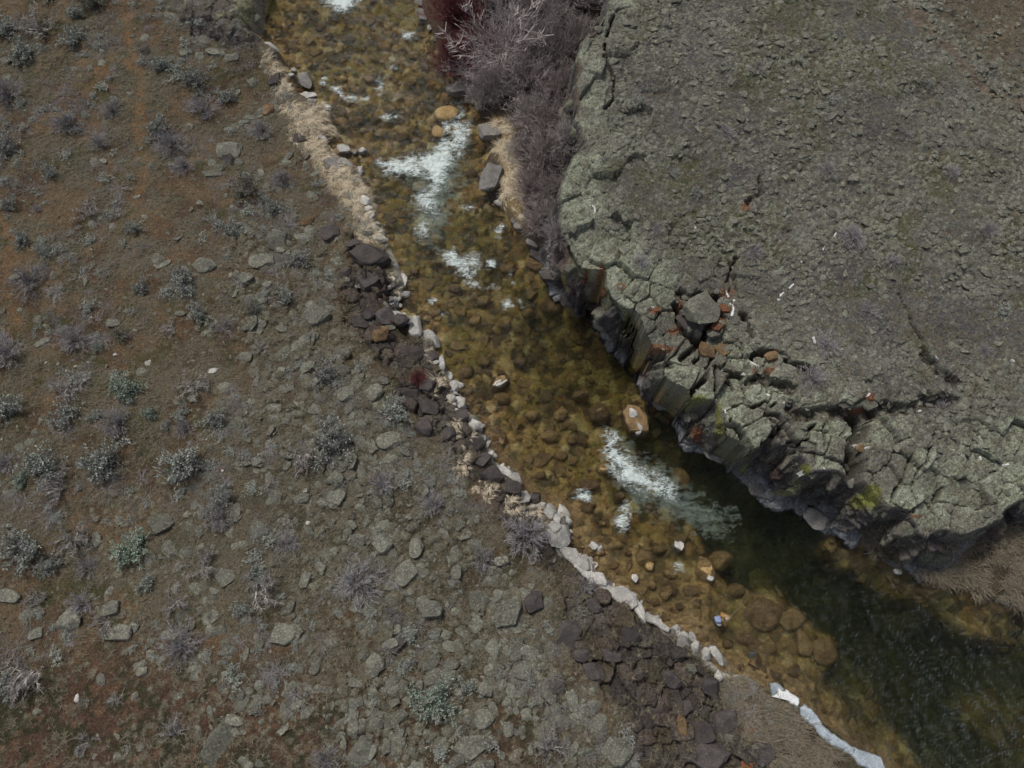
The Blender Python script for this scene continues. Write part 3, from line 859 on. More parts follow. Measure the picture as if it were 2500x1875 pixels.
def make_water():
    m, t, b, o = nt('river_water')
    t.nodes.remove(b)
    geo = t.nodes.new('ShaderNodeNewGeometry'); pos = geo.outputs['Position']
    mp = t.nodes.new('ShaderNodeMapping')
    mp.inputs['Rotation'].default_value = (0, 0, math.radians(-50))
    mp.inputs['Scale'].default_value = (1.0, 2.2, 1.0)
    t.links.new(pos, mp.inputs['Vector'])
    n1 = noise_node(t, mp.outputs[0], 1.9, 5, .65)
    n1.inputs['Distortion'].default_value = .8
    n2 = noise_node(t, mp.outputs[0], 9, 3, .6)
    add = t.nodes.new('ShaderNodeMath'); add.operation = 'MULTIPLY_ADD'
    t.links.new(n2.outputs['Fac'], add.inputs[0]); add.inputs[1].default_value = .22
    t.links.new(n1.outputs['Fac'], add.inputs[2])
    bp = t.nodes.new('ShaderNodeBump'); bp.inputs['Strength'].default_value = 1.0; bp.inputs['Distance'].default_value = .40
    t.links.new(add.outputs[0], bp.inputs['Height'])
    gl = t.nodes.new('ShaderNodeBsdfGlossy'); gl.inputs['Roughness'].default_value = .07
    t.links.new(bp.outputs[0], gl.inputs['Normal'])
    rf = t.nodes.new('ShaderNodeBsdfRefraction'); rf.inputs['IOR'].default_value = 1.33; rf.inputs['Roughness'].default_value = .02
    bp2 = t.nodes.new('ShaderNodeBump'); bp2.inputs['Distance'].default_value = .22
    t.links.new(add.outputs[0], bp2.inputs['Height'])
    t.links.new(bp2.outputs[0], rf.inputs['Normal'])
    tr = t.nodes.new('ShaderNodeBsdfTransparent')
    fr = t.nodes.new('ShaderNodeFresnel'); fr.inputs['IOR'].default_value = 1.33
    t.links.new(bp.outputs[0], fr.inputs['Normal'])
    mx0 = t.nodes.new('ShaderNodeMixShader'); mx0.inputs[0].default_value = .25
    t.links.new(tr.outputs[0], mx0.inputs[1]); t.links.new(rf.outputs[0], mx0.inputs[2])
    mx1 = t.nodes.new('ShaderNodeMixShader')
    t.links.new(fr.outputs[0], mx1.inputs[0]); t.links.new(mx0.outputs[0], mx1.inputs[1]); t.links.new(gl.outputs[0], mx1.inputs[2])
    t.links.new(mx1.outputs[0], o.inputs['Surface'])
    va = t.nodes.new('ShaderNodeVolumeAbsorption')
    va.inputs['Color'].default_value = (.50, .57, .33, 1)
    va.inputs['Density'].default_value = .52
    t.links.new(va.outputs[0], o.inputs['Volume'])
    return m

def make_foam(name, col, lo, hi, scale, most=1.0, net=.5):
    m, t, b, o = nt(name)
    geo = t.nodes.new('ShaderNodeNewGeometry')
    mp = t.nodes.new('ShaderNodeMapping'); mp.inputs['Rotation'].default_value = (0, 0, math.radians(-55)); mp.inputs['Scale'].default_value = (.75, 1.9, 1)
    t.links.new(geo.outputs['Position'], mp.inputs['Vector'])
    at_ = t.nodes.new('ShaderNodeAttribute'); at_.attribute_name = 'dens'
    n = noise_node(t, mp.outputs[0], scale * .8, 1.5, .5)
    n2 = noise_node(t, mp.outputs[0], scale * .4, 4, .65)
    def mth(op, a, b_=None, c_=None):
        k = t.nodes.new('ShaderNodeMath'); k.operation = op
        for s_, v_ in zip(k.inputs, (a, b_, c_)):
            if v_ is None: continue
            if isinstance(v_, (int, float)): s_.default_value = v_
            else: t.links.new(v_, s_)
        return k.outputs[0]
    n.inputs['Distortion'].default_value = 1.2
    rid = mth('MAXIMUM', mth('SUBTRACT', 1.0, mth('MULTIPLY', mth('ABSOLUTE', mth('SUBTRACT', n.outputs['Fac'], .5)), 9.0)), 0.0)
    v = mth('MULTIPLY_ADD', rid, net, mth('MULTIPLY_ADD', n2.outputs['Fac'], 1.6, at_.outputs['Fac']))
    r = ramp(t, mth('MULTIPLY', v, .4), [(lo * .4, g3(0)), (hi * .4, g3(most))])
    b.inputs['Base Color'].default_value = (*col, 1)
    b.inputs['Roughness'].default_value = .7
    t.links.new(r.outputs[0], b.inputs['Alpha'])
    bump(t, b, n2.outputs['Fac'], .5, .06)
    return m

def make_bed_mat():
    m, t, b, o = nt('stream_bed')
    at_ = t.nodes.new('ShaderNodeAttribute'); at_.attribute_name = 'Col'
    geo = t.nodes.new('ShaderNodeNewGeometry')
    n = noise_node(t, geo.outputs['Position'], 7, 3, .6)
    c = mixn(t, at_.outputs['Color'], ramp(t, n.outputs['Fac'], [(.3, g3(.62)), (.7, g3(1.4))]).outputs[0], 1.0, 'MULTIPLY')
    t.links.new(c, b.inputs['Base Color'])
    b.inputs['Roughness'].default_value = .8
    bump(t, b, n.outputs['Fac'], .3, .05)
    return m
M_BED = make_bed_mat()
M_GROUND = make_ground_mat()
M_WATER = make_water()
M_FOAM = make_foam('white_foam', (.62, .70, .68), 1.30, 2.0, 4.5, 1.0, .5)
M_PLUME = make_foam('bubble_plume', (.38, .48, .40), .95, 2.0, 3.0, .5, .3)
M_LICHEN = make_rock_mat('lichen_rock', (.17, .165, .135), (.11, .104, .088), (.25, .255, .19), .10)
M_GREY = make_rock_mat('grey_rock', (.24, .225, .205), (.15, .138, .128), (.33, .315, .28), .04, rough=.8)
M_DARK = make_rock_mat('dark_basalt', (.098, .083, .077), (.058, .051, .049), (.16, .148, .125), .02, rough=.8)
M_BROWN = make_rock_mat('brown_rock', (.20, .13, .07), (.10, .065, .038), (.27, .19, .10), .04)
M_PALE = make_rock_mat('pale_crusted_rock', (.55, .53, .48), (.34, .33, .31), (.66, .64, .58), .06)
M_RUST = make_rock_mat('rust_rock', (.24, .085, .035), (.13, .07, .045), (.20, .18, .14), .04)
M_WETBROWN = make_rock_mat('river_stone', (.46, .32, .14), (.28, .18, .075), (.58, .43, .21), .05, rough=.5)
M_WETDARK = make_rock_mat('dark_river_stone', (.30, .20, .095), (.17, .11, .055), (.38, .28, .15), .05, rough=.5)
M_SAGE = make_plant_mat('sage_leaves', (.30, .325, .28), (.40, .425, .37), (.29, .295, .27))
M_SAGEGREEN = make_plant_mat('green_sage_leaves', (.25, .32, .245), (.36, .43, .34), (.27, .31, .26))
M_TWIG = make_plant_mat('grey_twigs', (.22, .20, .185), (.30, .275, .26), (.22, .205, .20))
M_BARK = make_plant_mat('bleached_wood', (.42, .385, .34), (.30, .27, .24))
M_OLIVE = make_plant_mat('olive_leaves', (.15, .155, .11), (.21, .21, .16))
M_REDTWIG = make_plant_mat('red_twigs', (.24, .085, .085), (.17, .07, .07), (.26, .16, .15))
M_WILLOW = make_plant_mat('willow_twigs', (.46, .40, .385), (.33, .285, .27), (.43, .39, .37))
M_PALETWIG = make_plant_mat('pale_willow_twigs', (.52, .46, .44), (.40, .35, .34))
M_STRAW = make_plant_mat('straw_grass', (.66, .565, .41), (.48, .40, .28), (.60, .53, .41))
M_DRYGRASS = make_plant_mat('grey_dry_grass', (.25, .21, .15), (.155, .13, .092), (.205, .185, .14))
M_SLOPEGRASS = make_plant_mat('slope_grass', (.205, .172, .122), (.128, .110, .070), (.165, .152, .115))
M_BUNCH = make_plant_mat('bunchgrass', (.30, .27, .20), (.21, .19, .14), (.22, .21, .17))
M_ICE = make_rock_mat('river_ice', (.50, .56, .60), (.30, .36, .40), (.70, .73, .74), .02, rough=.4)
M_DROP = make_plain('white_droppings', (.72, .72, .69), .8, 14, .12)

# ------------------------------------------------------------------ cut the ground into its pieces
used_code = np.zeros(len(Q), int)
qc = TCODE[Q]
used_code = qc.max(axis=1) * (qc.max(axis=1) == qc.min(axis=1)) + np.where(qc.max(axis=1) != qc.min(axis=1), qc[:, 0], 0)
used_bid = TBID[Q].max(axis=1)
NAMES = {0: 'hillside', 1: 'path', 2: 'riverbed', 3: 'plateau', 4: 'bedrock', 6: 'shore', 7: 'dirt_track'}
bcode = np.array([TCODE[l[0]] for l in border], int) if border else np.zeros(0, int)

def piece(name, qsel, blist, parent=None, mat=M_GROUND):
    qq_ = Q[qsel]
    flat = qq_.ravel()
    starts = np.arange(len(qq_)) * 4
    if blist:
        ex = [k for l in blist for k in l]
        lens = np.array([len(l) for l in blist])
        st = len(flat) + np.concatenate([[0], np.cumsum(lens)[:-1]])
        flat = np.concatenate([flat, np.array(ex)])
        starts = np.concatenate([starts, st])
    used, inv = np.unique(flat, return_inverse=True)
    V = np.stack([TX[used], TY[used], TZ[used]], 1)
    me = new_mesh(name, V, inv, starts)
    a = me.attributes.new('Col', 'FLOAT_COLOR', 'POINT')
    a.data.foreach_set('color', np.concatenate([TC[used], np.ones((len(used), 1))], 1).astype(np.float32).ravel())
    r = me.attributes.new('rock', 'FLOAT', 'POINT')
    r.data.foreach_set('value', TR[used].astype(np.float32))
    return add_obj(name, me, mat, parent)

STRUCT = {}
for c, nm in NAMES.items():
    o = piece(nm, used_code == c, [l for l, k in zip(border, bcode) if k == c], mat=M_BED if c == 2 else M_GROUND)
    o['kind'] = 'structure'
    STRUCT[nm] = o

# ---- the cliff face: a wall of jointed rock between the rim and the water (or the shelf)
def cliff_face():
    rim = RIM_W.copy()
    seg = np.linalg.norm(np.diff(rim[:, :2], axis=0), axis=1)
    cum = np.concatenate([[0], np.cumsum(seg)])
    n = int(cum[-1] / .07)
    t = np.linspace(0, cum[-1], n)
    R = np.stack([np.interp(t, cum, rim[:, k]) for k in range(3)], 1)
    sm_w = 9
    ker = np.ones(sm_w) / sm_w
    for k in range(2):
        R[:, k] = np.convolve(np.pad(R[:, k], sm_w // 2, mode='edge'), ker, 'valid')
    gx_, gy_ = F_gx(R[:, 0], R[:, 1]), F_gy(R[:, 0], R[:, 1])
    for w in (25,):
        k = np.ones(w) / w
        gx_ = np.convolve(np.pad(gx_, w // 2, mode='edge'), k, 'valid'); gy_ = np.convolve(np.pad(gy_, w // 2, mode='edge'), k, 'valid')
    nn = np.sqrt(gx_ ** 2 + gy_ ** 2) + 1e-6
    nx_, ny_ = -gx_ / nn, -gy_ / nn                       # outward
    # foot of the wall: on the water line where that is near, else just below the rim
    Wl = RIGHT_WW[:, :2]
    sg = np.linalg.norm(np.diff(Wl, axis=0), axis=1); cw = np.concatenate([[0], np.cumsum(sg)])
    tw = np.arange(0, cw[-1], .1)
    Wd = np.stack([np.interp(tw, cw, Wl[:, k]) for k in range(2)], 1)
    F_ = np.zeros((n, 2)); zf = np.zeros(n)
    for i in range(n):
        d = np.hypot(Wd[:, 0] - R[i, 0], Wd[:, 1] - R[i, 1])
        j = d.argmin()
        w = float(sstep(2.4, 1.5, d[j]))
        near = Wd[j] + np.array([nx_[i], ny_[i]]) * .05
        F_[i] = near * w + (R[i, :2] + np.array([nx_[i], ny_[i]]) * 1.0) * (1 - w)
    k = np.ones(41) / 41
    for c in range(2):
        F_[:, c] = np.convolve(np.pad(F_[:, c], 20, mode='edge'), k, 'valid')
    rows = 84
    v = np.linspace(0, 1, rows)
    U = np.repeat(t[:, None], rows, 1)
    top = F_zrim(R[:, 0], R[:, 1])
    zin = zat_np(R[:, 0] - nx_ * .35, R[:, 1] - ny_ * .35)
    top = np.minimum(top, zin) - .04
    Z = -.6 + (top + .6)[:, None] * v[None, :]
    a = np.clip(v, 0, 1) ** .85
    PX = F_[:, :1] * (1 - a) + (R[:, :1] - .12 * nx_[:, None]) * a
    PY = F_[:, 1:] * (1 - a) + (R[:, 1:2] - .12 * ny_[:, None]) * a
    u, z = U.ravel(), Z.ravel()
    j1 = fbm(u, z, .8, 3, 601) - .5
    j2 = fbm(u, z, .8, 3, 602) - .5
    f1, f2, cid = voro(u * .8 + .7 * j1, z * .55 + .5 * j2, .95, 603)
    h1, h2, hid = voro(u + .3 * j1, z * .8 + .3 * j2, .42, 604)
    ta, tb = (cid * 7.13) % 1 - .5, (cid * 13.7) % 1 - .5
    bulge = .95 * (cid - .42) + .75 * f1 * (ta + tb) + .28 * (hid - .5) - .24 * sstep(.10, .01, f2 - f1) - .06 * sstep(.05, .0, h2 - h1) + .55 * (fbm(u, z * .6, 1.7, 3, 605) - .45) + .14 * (fbm(u, z, .25, 3, 606) - .5)
    vv = np.repeat(v[None, :], n, 0).ravel()
    env = sstep(1.0, .80, vv) * .92 + .08
    foot_ = .45 * sstep(.9, .0, z) * sstep(-.6, .1, z) * (.5 + fbm(u, 0 * u, 1.6, 2, 607))
    push = bulge * env + foot_ * .6
    X = PX.ravel() + np.repeat(nx_, rows) * push
    Y = PY.ravel() + np.repeat(ny_, rows) * push
    Zs = z + .05 * (fbm(u, z, .3, 2, 608) - .5)
    C = np.tile(np.array([.088, .080, .082]), (len(u), 1))
    C = mixc(C, (.15, .135, .115), sstep(.42, .60, fbm(u, z, 1.2, 4, 611)))
    C = mixc(C, (.18, .185, .135), sstep(.50, .62, fbm(u, z * .7, .9, 4, 612)) * sstep(.25, .6, vv) * .85)
    C = mixc(C, (.23, .24, .165), sstep(.86, .99, vv + .16 * j1) * .9)
    C = mixc(C, (.045, .042, .048), sstep(.55, .7, fbm(u, z * .35, .7, 4, 613)) * .75)
    C = mixc(C, (.13, .075, .055), sstep(.60, .74, fbm(u, z * .6, 1.5, 4, 614)) * .5)
    C = mixc(C, (.05, .045, .045), sstep(.08, .01, f2 - f1) * .6)
    px, py = proj(X, Y, Zs)
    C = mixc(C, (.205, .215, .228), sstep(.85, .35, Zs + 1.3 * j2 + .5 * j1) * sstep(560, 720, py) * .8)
    C = mixc(C, (.07, .05, .04), sstep(.18, .02, Zs) * .7)
    C = crusts(C, px + 16 * j1, py + 16 * j2)
    idx = np.arange(n * rows).reshape(n, rows)
    q = np.stack([idx[:-1, :-1], idx[1:, :-1], idx[1:, 1:], idx[:-1, 1:]], -1).reshape(-1, 4)
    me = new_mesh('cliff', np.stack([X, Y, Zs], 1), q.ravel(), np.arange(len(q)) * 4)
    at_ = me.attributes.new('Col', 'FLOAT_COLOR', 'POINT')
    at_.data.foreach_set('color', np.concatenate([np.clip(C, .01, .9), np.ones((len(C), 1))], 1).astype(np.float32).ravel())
    r = me.attributes.new('rock', 'FLOAT', 'POINT'); r.data.foreach_set('value', np.full(len(C), .8, np.float32))
    o = add_obj('cliff', me, M_GROUND)
    o['kind'] = 'structure'
    STRUCT['cliff'] = o
cliff_face()
blk = used_code == 5
order = np.nonzero(blk)[0]
ids = used_bid[order]
bl5 = {}
for l, k in zip(border, bcode):
    if k == 5:
        bl5.setdefault(int(TBID[l[0]]), []).append(l)
uniq = np.unique(ids)
small = []
for u in uniq:
    sel = order[ids == u]
    if u < 0 or len(sel) < 30:
        small.append(sel)
        continue
    piece('block', sel, bl5.pop(int(u), []), parent=STRUCT['cliff'])
rest = np.concatenate(small) if small else np.zeros(0, int)
restb = [l for v in bl5.values() for l in v]
if len(rest) or restb:
    o = piece('rubble', rest, restb, parent=STRUCT['cliff'])
    o['kind'] = 'stuff'

# land beyond the picture, out to the horizon
def outer_ground():
    rings = [0, .1, 6, 20, 60, 200, 700, 2500]
    xs = np.concatenate([np.linspace(X0, X1, 39)]); ys = np.linspace(Y0, Y1, 29)
    loop = [(x, Y0) for x in xs[:-1]] + [(X1, y) for y in ys[:-1]] + [(x, Y1) for x in xs[::-1][:-1]] + [(X0, y) for y in ys[::-1][:-1]]
    L = np.array(loop)
    cx_, cy_ = 0.0, (Y0 + Y1) / 2
    V, Fc = [], []
    n = len(L)
    for r in rings:
        d = L - [cx_, cy_]
        k = d / np.linalg.norm(d, axis=1)[:, None]
        pts = L + k * r
        zb_ = zat_np(L[:, 0], L[:, 1])
        hill = fbm(pts[:, 0], pts[:, 1], 90, 4, 201) - .45
        zz = zb_ + (hill * min(r, 300) * .16) * sstep(3, 60, np.full(n, r)) - (.06 if r == 0 else .0)
        V += list(np.column_stack([pts, zz]))
    for a in range(len(rings) - 1):
        for b in range(n):
            c = (b + 1) % n
            Fc.append((a * n + b, (a + 1) * n + b, (a + 1) * n + c, a * n + c))
    me = bpy.data.meshes.new('ground')
    me.from_pydata([tuple(v) for v in V], [], Fc)
    a = me.attributes.new('Col', 'FLOAT_COLOR', 'POINT')
    a.data.foreach_set('color', np.tile(np.array([.13, .115, .085, 1], np.float32), len(V)))
    me.attributes.new('rock', 'FLOAT', 'POINT')
    return tag(add_obj('ground', me, M_GROUND), kind='structure')
outer_ground()

# ------------------------------------------------------------------ the water: one closed body
WS = .12
wx_ = np.arange(-22, 38.01, WS); wy_ = np.arange(-8, 48.01, WS)
WX, WY = np.meshgrid(wx_, wy_)
wm = F_river(WX, WY) > -.75
cell = wm[:-1, :-1] & wm[1:, :-1] & wm[:-1, 1:] & wm[1:, 1:]
pw_, qw_ = proj(WX, WY, 0 * WX)
rough_w = np.clip(np.exp(-(((pw_ - 1030) / 170) ** 2 + ((qw_ - 400) / 160) ** 2)) + .8 * np.exp(-(((pw_ - 1130) / 90) ** 2 + ((qw_ - 650) / 60) ** 2))
                  + np.exp(-(((pw_ - 1560) / 110) ** 2 + ((qw_ - 1150) / 90) ** 2)) + .6 * np.exp(-(((pw_ - 850) / 120) ** 2 + ((qw_ - 210) / 70) ** 2)), 0, 1)
def water_z(X, Y, r):
    a, b = X * .64 + Y * -.77, X * .77 + Y * .64
    return (.09 + .14 * r) * (fbm(a * .7, b * 1.6, 1.3, 3, 301) - .5) + (.05 + .05 * r) * (fbm(a * .7, b * 1.8, .5, 2, 302) - .5)
WZ = water_z(WX, WY, rough_w)
wid = np.full(WX.shape, -1)
usedv = np.zeros(WX.shape, bool)
usedv[:-1, :-1] |= cell; usedv[1:, :-1] |= cell; usedv[:-1, 1:] |= cell; usedv[1:, 1:] |= cell
wid[usedv] = np.arange(usedv.sum())
nw = usedv.sum()
Vt = np.stack([WX[usedv], WY[usedv], WZ[usedv]], 1)
Vb = Vt.copy(); Vb[:, 2] = -5.0
qa, qb, qc_, qd = wid[:-1, :-1][cell], wid[:-1, 1:][cell], wid[1:, 1:][cell], wid[1:, :-1][cell]
topq = np.stack([qa, qb, qc_, qd], 1)
botq = topq[:, ::-1] + nw
cp = np.pad(cell, 1)
sides = []
for (dy, dx, p1, p2) in ((-1, 0, (0, 0), (0, 1)), (1, 0, (1, 1), (1, 0)), (0, -1, (1, 0), (0, 0)), (0, 1, (0, 1), (1, 1))):
    nb = cp[1 + dy:cp.shape[0] - 1 + dy, 1 + dx:cp.shape[1] - 1 + dx]
    jj, ii = np.nonzero(cell & ~nb)
    a = wid[jj + p1[0], ii + p1[1]]; b = wid[jj + p2[0], ii + p2[1]]
    sides.append(np.stack([b, a, a + nw, b + nw], 1))
allq = np.concatenate([topq, botq] + sides)
me = new_mesh('river_water', np.vstack([Vt, Vb]), allq.ravel(), np.arange(len(allq)) * 4)
tag(add_obj('river_water', me, M_WATER), kind='structure')


# ------------------------------------------------------------------ white water
def foam_patch(name, mat, polys, step, soft, lift, lump, label, thr, seed, stretch=(1, 1)):
    allp = [np.array(P(p, 0)) for p in polys]
    A = np.vstack(allp)
    xs = np.arange(A[:, 0].min() - soft, A[:, 0].max() + soft, step)
    ys = np.arange(A[:, 1].min() - soft, A[:, 1].max() + soft, step)
    FX, FY = np.meshgrid(xs, ys)
    s = np.maximum.reduce([sdf(FX, FY, p) for p in allp])
    a, b = FX * .64 + FY * -.77, FX * .77 + FY * .64
    n1 = fbm(a * stretch[0], b * stretch[1], .8, 4, seed)
    n2 = fbm(a * stretch[0], b * stretch[1], .25, 3, seed + 3)
    ridge = 1 - np.abs(2 * fbm(a, b, .45, 3, seed + 5) - 1)
    dens = .95 * np.clip((s + soft) / (soft * 2.8), 0, 1) + (1.0 if 'foam' in name else .3) * (n1 - .5) * np.clip((s + soft) / soft, 0, 1) + .3 * (n2 - .5) - (0 if 'foam' in name else .15)
    dens = np.where(s < -soft, -1, dens)
    keepv = dens > thr
    cell = keepv[:-1, :-1] & keepv[1:, :-1] & keepv[:-1, 1:] & keepv[1:, 1:]
    pp, qq_ = proj(FX, FY, 0 * FX)
    z = Field2(FX, FY) + lift + lump * np.clip(dens, 0, 1.2) * (.25 + n2) + .5 * lump * (n1 - .4)
    idx = np.full(FX.shape, -1)
    uv = np.zeros(FX.shape, bool)
    uv[:-1, :-1] |= cell; uv[1:, :-1] |= cell; uv[:-1, 1:] |= cell; uv[1:, 1:] |= cell
    idx[uv] = np.arange(uv.sum())
    q = np.stack([idx[:-1, :-1][cell], idx[:-1, 1:][cell], idx[1:, 1:][cell], idx[1:, :-1][cell]], 1)
    me = new_mesh(name, np.stack([FX[uv], FY[uv], z[uv]], 1), q.ravel(), np.arange(len(q)) * 4)
    at_ = me.attributes.new('dens', 'FLOAT', 'POINT')
    at_.data.foreach_set('value', dens[uv].astype(np.float32))
    o = add_obj(name, me, mat)
    return tag(o, label, 'white water' if 'foam' in name else 'water', kind='stuff')

def Field2(X, Y):
    u = np.clip((X - wx_[0]) / WS, 0, len(wx_) - 1.001); v = np.clip((Y - wy_[0]) / WS, 0, len(wy_) - 1.001)
    i, j = u.astype(int), v.astype(int); a, b = u - i, v - j
    return (WZ[j, i] * (1 - a) + WZ[j, i + 1] * a) * (1 - b) + (WZ[j + 1, i] * (1 - a) + WZ[j + 1, i + 1] * a) * b

foam_patch('foam', M_FOAM, [[(918, 395), (960, 388), (1010, 380), (1050, 362), (1090, 335), (1085, 300), (1110, 285), (1128, 284), (1132, 300), (1150, 290), (1145, 330), (1122, 380), (1100, 410), (1085, 450), (1072, 482), (1064, 530),
            (1040, 520), (1015, 500), (1015, 475), (1050, 455), (1030, 432), (990, 438), (935, 432)], [(1114, 248), (1122, 248), (1130, 285), (1118, 288)], [(1018, 545), (1040, 540), (1045, 575), (1030, 590), (1020, 570)]],
           .035, .42, .02, .10, 'big white rapid fanning across the stream in the upper reach', .02, 401)
foam_patch('foam', M_FOAM, [[(1070, 615), (1100, 610), (1130, 622), (1160, 615), (1172, 640), (1150, 672), (1172, 702), (1156, 712), (1132, 672), (1104, 652)]],
           .035, .36, .02, .08, 'white wave breaking mid-stream below the big rapid', .02, 411)
foam_patch('foam', M_FOAM, [[(1474, 1055), (1486, 1060), (1505, 1062), (1520, 1100), (1548, 1128), (1590, 1150), (1640, 1182), (1652, 1222), (1600, 1215), (1560, 1195), (1515, 1185), (1490, 1140), (1468, 1095)]],
           .035, .40, .02, .08, 'white chute pouring past the brown rock into the green pool', .02, 421)
foam_patch('foam', M_FOAM, [[(1515, 1236), (1548, 1218), (1532, 1250), (1545, 1295), (1512, 1292), (1500, 1270)], [(1402, 1215), (1420, 1198), (1442, 1210), (1436, 1222), (1415, 1216)]],
           .035, .30, .02, .06, 'lacy white curl at the gravel lip beside the green pool', .02, 431)
foam_patch('foam', M_FOAM, [[(775, -20), (885, -20), (872, 20), (845, 30), (815, 26), (795, 10)], [(985, 78), (1010, 80), (1008, 92), (985, 100)]],
           .035, .42, .02, .07, 'white riffle at the top end of the stream', .02, 441)
foam_patch('foam', M_FOAM, [[(780, 200), (800, 185), (800, 200), (790, 210)], [(803, 205), (835, 218), (842, 232), (900, 238), (895, 246), (840, 244), (815, 225)], [(918, 198), (938, 192), (942, 220), (930, 232), (920, 218)],
                            [(950, 232), (968, 236), (964, 244)], [(932, 285), (952, 277), (976, 278), (975, 290), (935, 300)], [(955, 145), (968, 142), (962, 165), (955, 168)], [(790, 250), (808, 262), (812, 276), (800, 268)]],
           .03, .26, .02, .05, 'thin broken riffles among the stones of the upper reach', .02, 451)
foam_patch('foam', M_FOAM, [[(1125, 508), (1150, 500), (1155, 510), (1130, 520)], [(1212, 560), (1225, 548), (1232, 552), (1218, 580), (1208, 575)], [(1192, 640), (1212, 632), (1208, 652), (1195, 652)], [(1240, 665), (1252, 660), (1255, 690), (1245, 690)],
                            [(1222, 728), (1240, 725), (1250, 745), (1235, 752)], [(1268, 735), (1278, 740), (1272, 752)], [(1048, 735), (1062, 735), (1056, 742)], [(1078, 760), (1092, 762), (1085, 766)], [(1195, 700), (1220, 700), (1216, 707), (1198, 708)], [(1640, 1380), (1655, 1375), (1668, 1390), (1650, 1392)]],
           .03, .26, .015, .04, 'scattered white flecks on the brown middle reach', .02, 461)
foam_patch('bubble_plume', M_PLUME, [[(1500, 1075), (1545, 1100), (1600, 1140), (1660, 1190), (1720, 1230), (1790, 1265), (1775, 1300), (1700, 1290), (1620, 1255), (1560, 1235), (1525, 1190)]],
           .07, 1.1, .012, .01, 'milky green plume of bubbles trailing from the chute', .02, 471)
foam_patch('bubble_plume', M_PLUME, [[(1000, 420), (1090, 340), (1145, 330), (1130, 420), (1100, 520), (1060, 600), (1020, 570), (1020, 490)]],
           .07, 1.1, .012, .01, 'thin veil of bubbles drifting below the big rapid', .02, 475)


# ------------------------------------------------------------------ labels that single things out
LANDMARKS = [(300, 230, 'the orange dirt trail'), (540, 40, 'the rock outcrop at the stream head'), (760, 300, 'the straw grass bank'), (904, 627, 'the orange-patched dark boulder'),
             (679, 590, 'the round hollowed lichen boulder'), (773, 770, 'the ring-shaped lichen rock'), (270, 1121, 'the biggest sagebrush'), (332, 1339, 'the bright green sagebrush'),
             (873, 1424, 'the round purple shrub among rocks'), (1055, 1717, 'the rock-field sagebrush'), (536, 1814, 'the long grey slab at the bottom edge'),
             (1240, 1497, 'the pitted boulder pair'), (1286, 1304, 'the purple shrub on the bank edge'), (444, 1578, 'the purple shrub on red soil'), (185, 831, 'the lone lavender shrub'),
             (1151, 1825, 'the white-speckled boulder'), (1773, 1763, 'the dark blocks by the dead grass'), (1833, 1681, 'the pale stone in dead grass'), (1366, 1308, 'the cracked white rock'),
             (1755, 1512, 'the angler'), (1221, 932, 'the white-topped midstream rock'), (1555, 1020, 'the white-capped brown rock'), (1030, 400, 'the big rapid'),
             (1920, 1700, 'the river ice'), (743, 189, 'the upper riffle boulder'), (1198, 440, 'the tall boulder across the rapid'), (1230, 120, 'the pale bare willow'),
             (104, 73, 'the bleached dead shrub'), (424, 359, 'the grey shrub beside the trail'), (633, 1443, 'the forked bare shrub'), (810, 1078, 'the wide sagebrush at mid-slope'),
             (1713, 766, 'the leaning boulder in the cliff notch'), (2100, 1090, 'the deep cleft in the bluff'), (2080, 580, 'the grey bush on the bluff top'), (1151, 1040, 'the white boulder at the bank bend'),
             (1725, 1389, 'the tan boulder in the shallows'), (2018, 1586, 'the drowned tan ledge'), (1090, 270, 'the wet orange boulder'), (1690, 300, 'the mossy hollow on the bluff'),
             (2252, 916, 'the straw tuft in the bluff gully')]
ORD = ['nearest one', 'second nearest', 'third nearest', 'fourth nearest', 'fifth nearest', 'sixth nearest', 'seventh nearest', 'eighth nearest', 'ninth nearest', 'tenth nearest', 'eleventh nearest', 'twelfth nearest']
TOLABEL = []      # (object, phrase, px, py)

def want_label(o, phrase, px, py):
    TOLABEL.append((o, phrase, px, py))

def place_labels():
    groups = {}
    for o, ph, px, py in TOLABEL:
        best = sorted(((px - a) ** 2 + (py - b) ** 2, i) for i, (a, b, n) in enumerate(LANDMARKS))
        best = [q for q in best if q[0] > 18 ** 2]
        d, i = best[0]
        a, b, nme = LANDMARKS[i]
        dx, dy = px - a, py - b
        right_bank = a > 1010 and b < 560 or a > 1600 and b < 1250
        if abs(dy) > abs(dx):
            w = 'above' if dy < 0 else 'below'
        else:
            river = (dx < 0) if right_bank else (dx > 0)
            w = 'on the stream side of' if river else 'uphill of'
        groups.setdefault((ph, w, nme), []).append((d, o))
    for (ph, w, nme), lst in groups.items():
        lst.sort(key=lambda q: q[0])
        for k, (d, o) in enumerate(lst):
            s = f'{ph} {w} {nme}'
            if len(lst) > 1:
                s += ', ' + ORD[min(k, len(ORD) - 1)]
            o['label'] = s

# ------------------------------------------------------------------ boulders
from mathutils import noise as mnoise
import bmesh

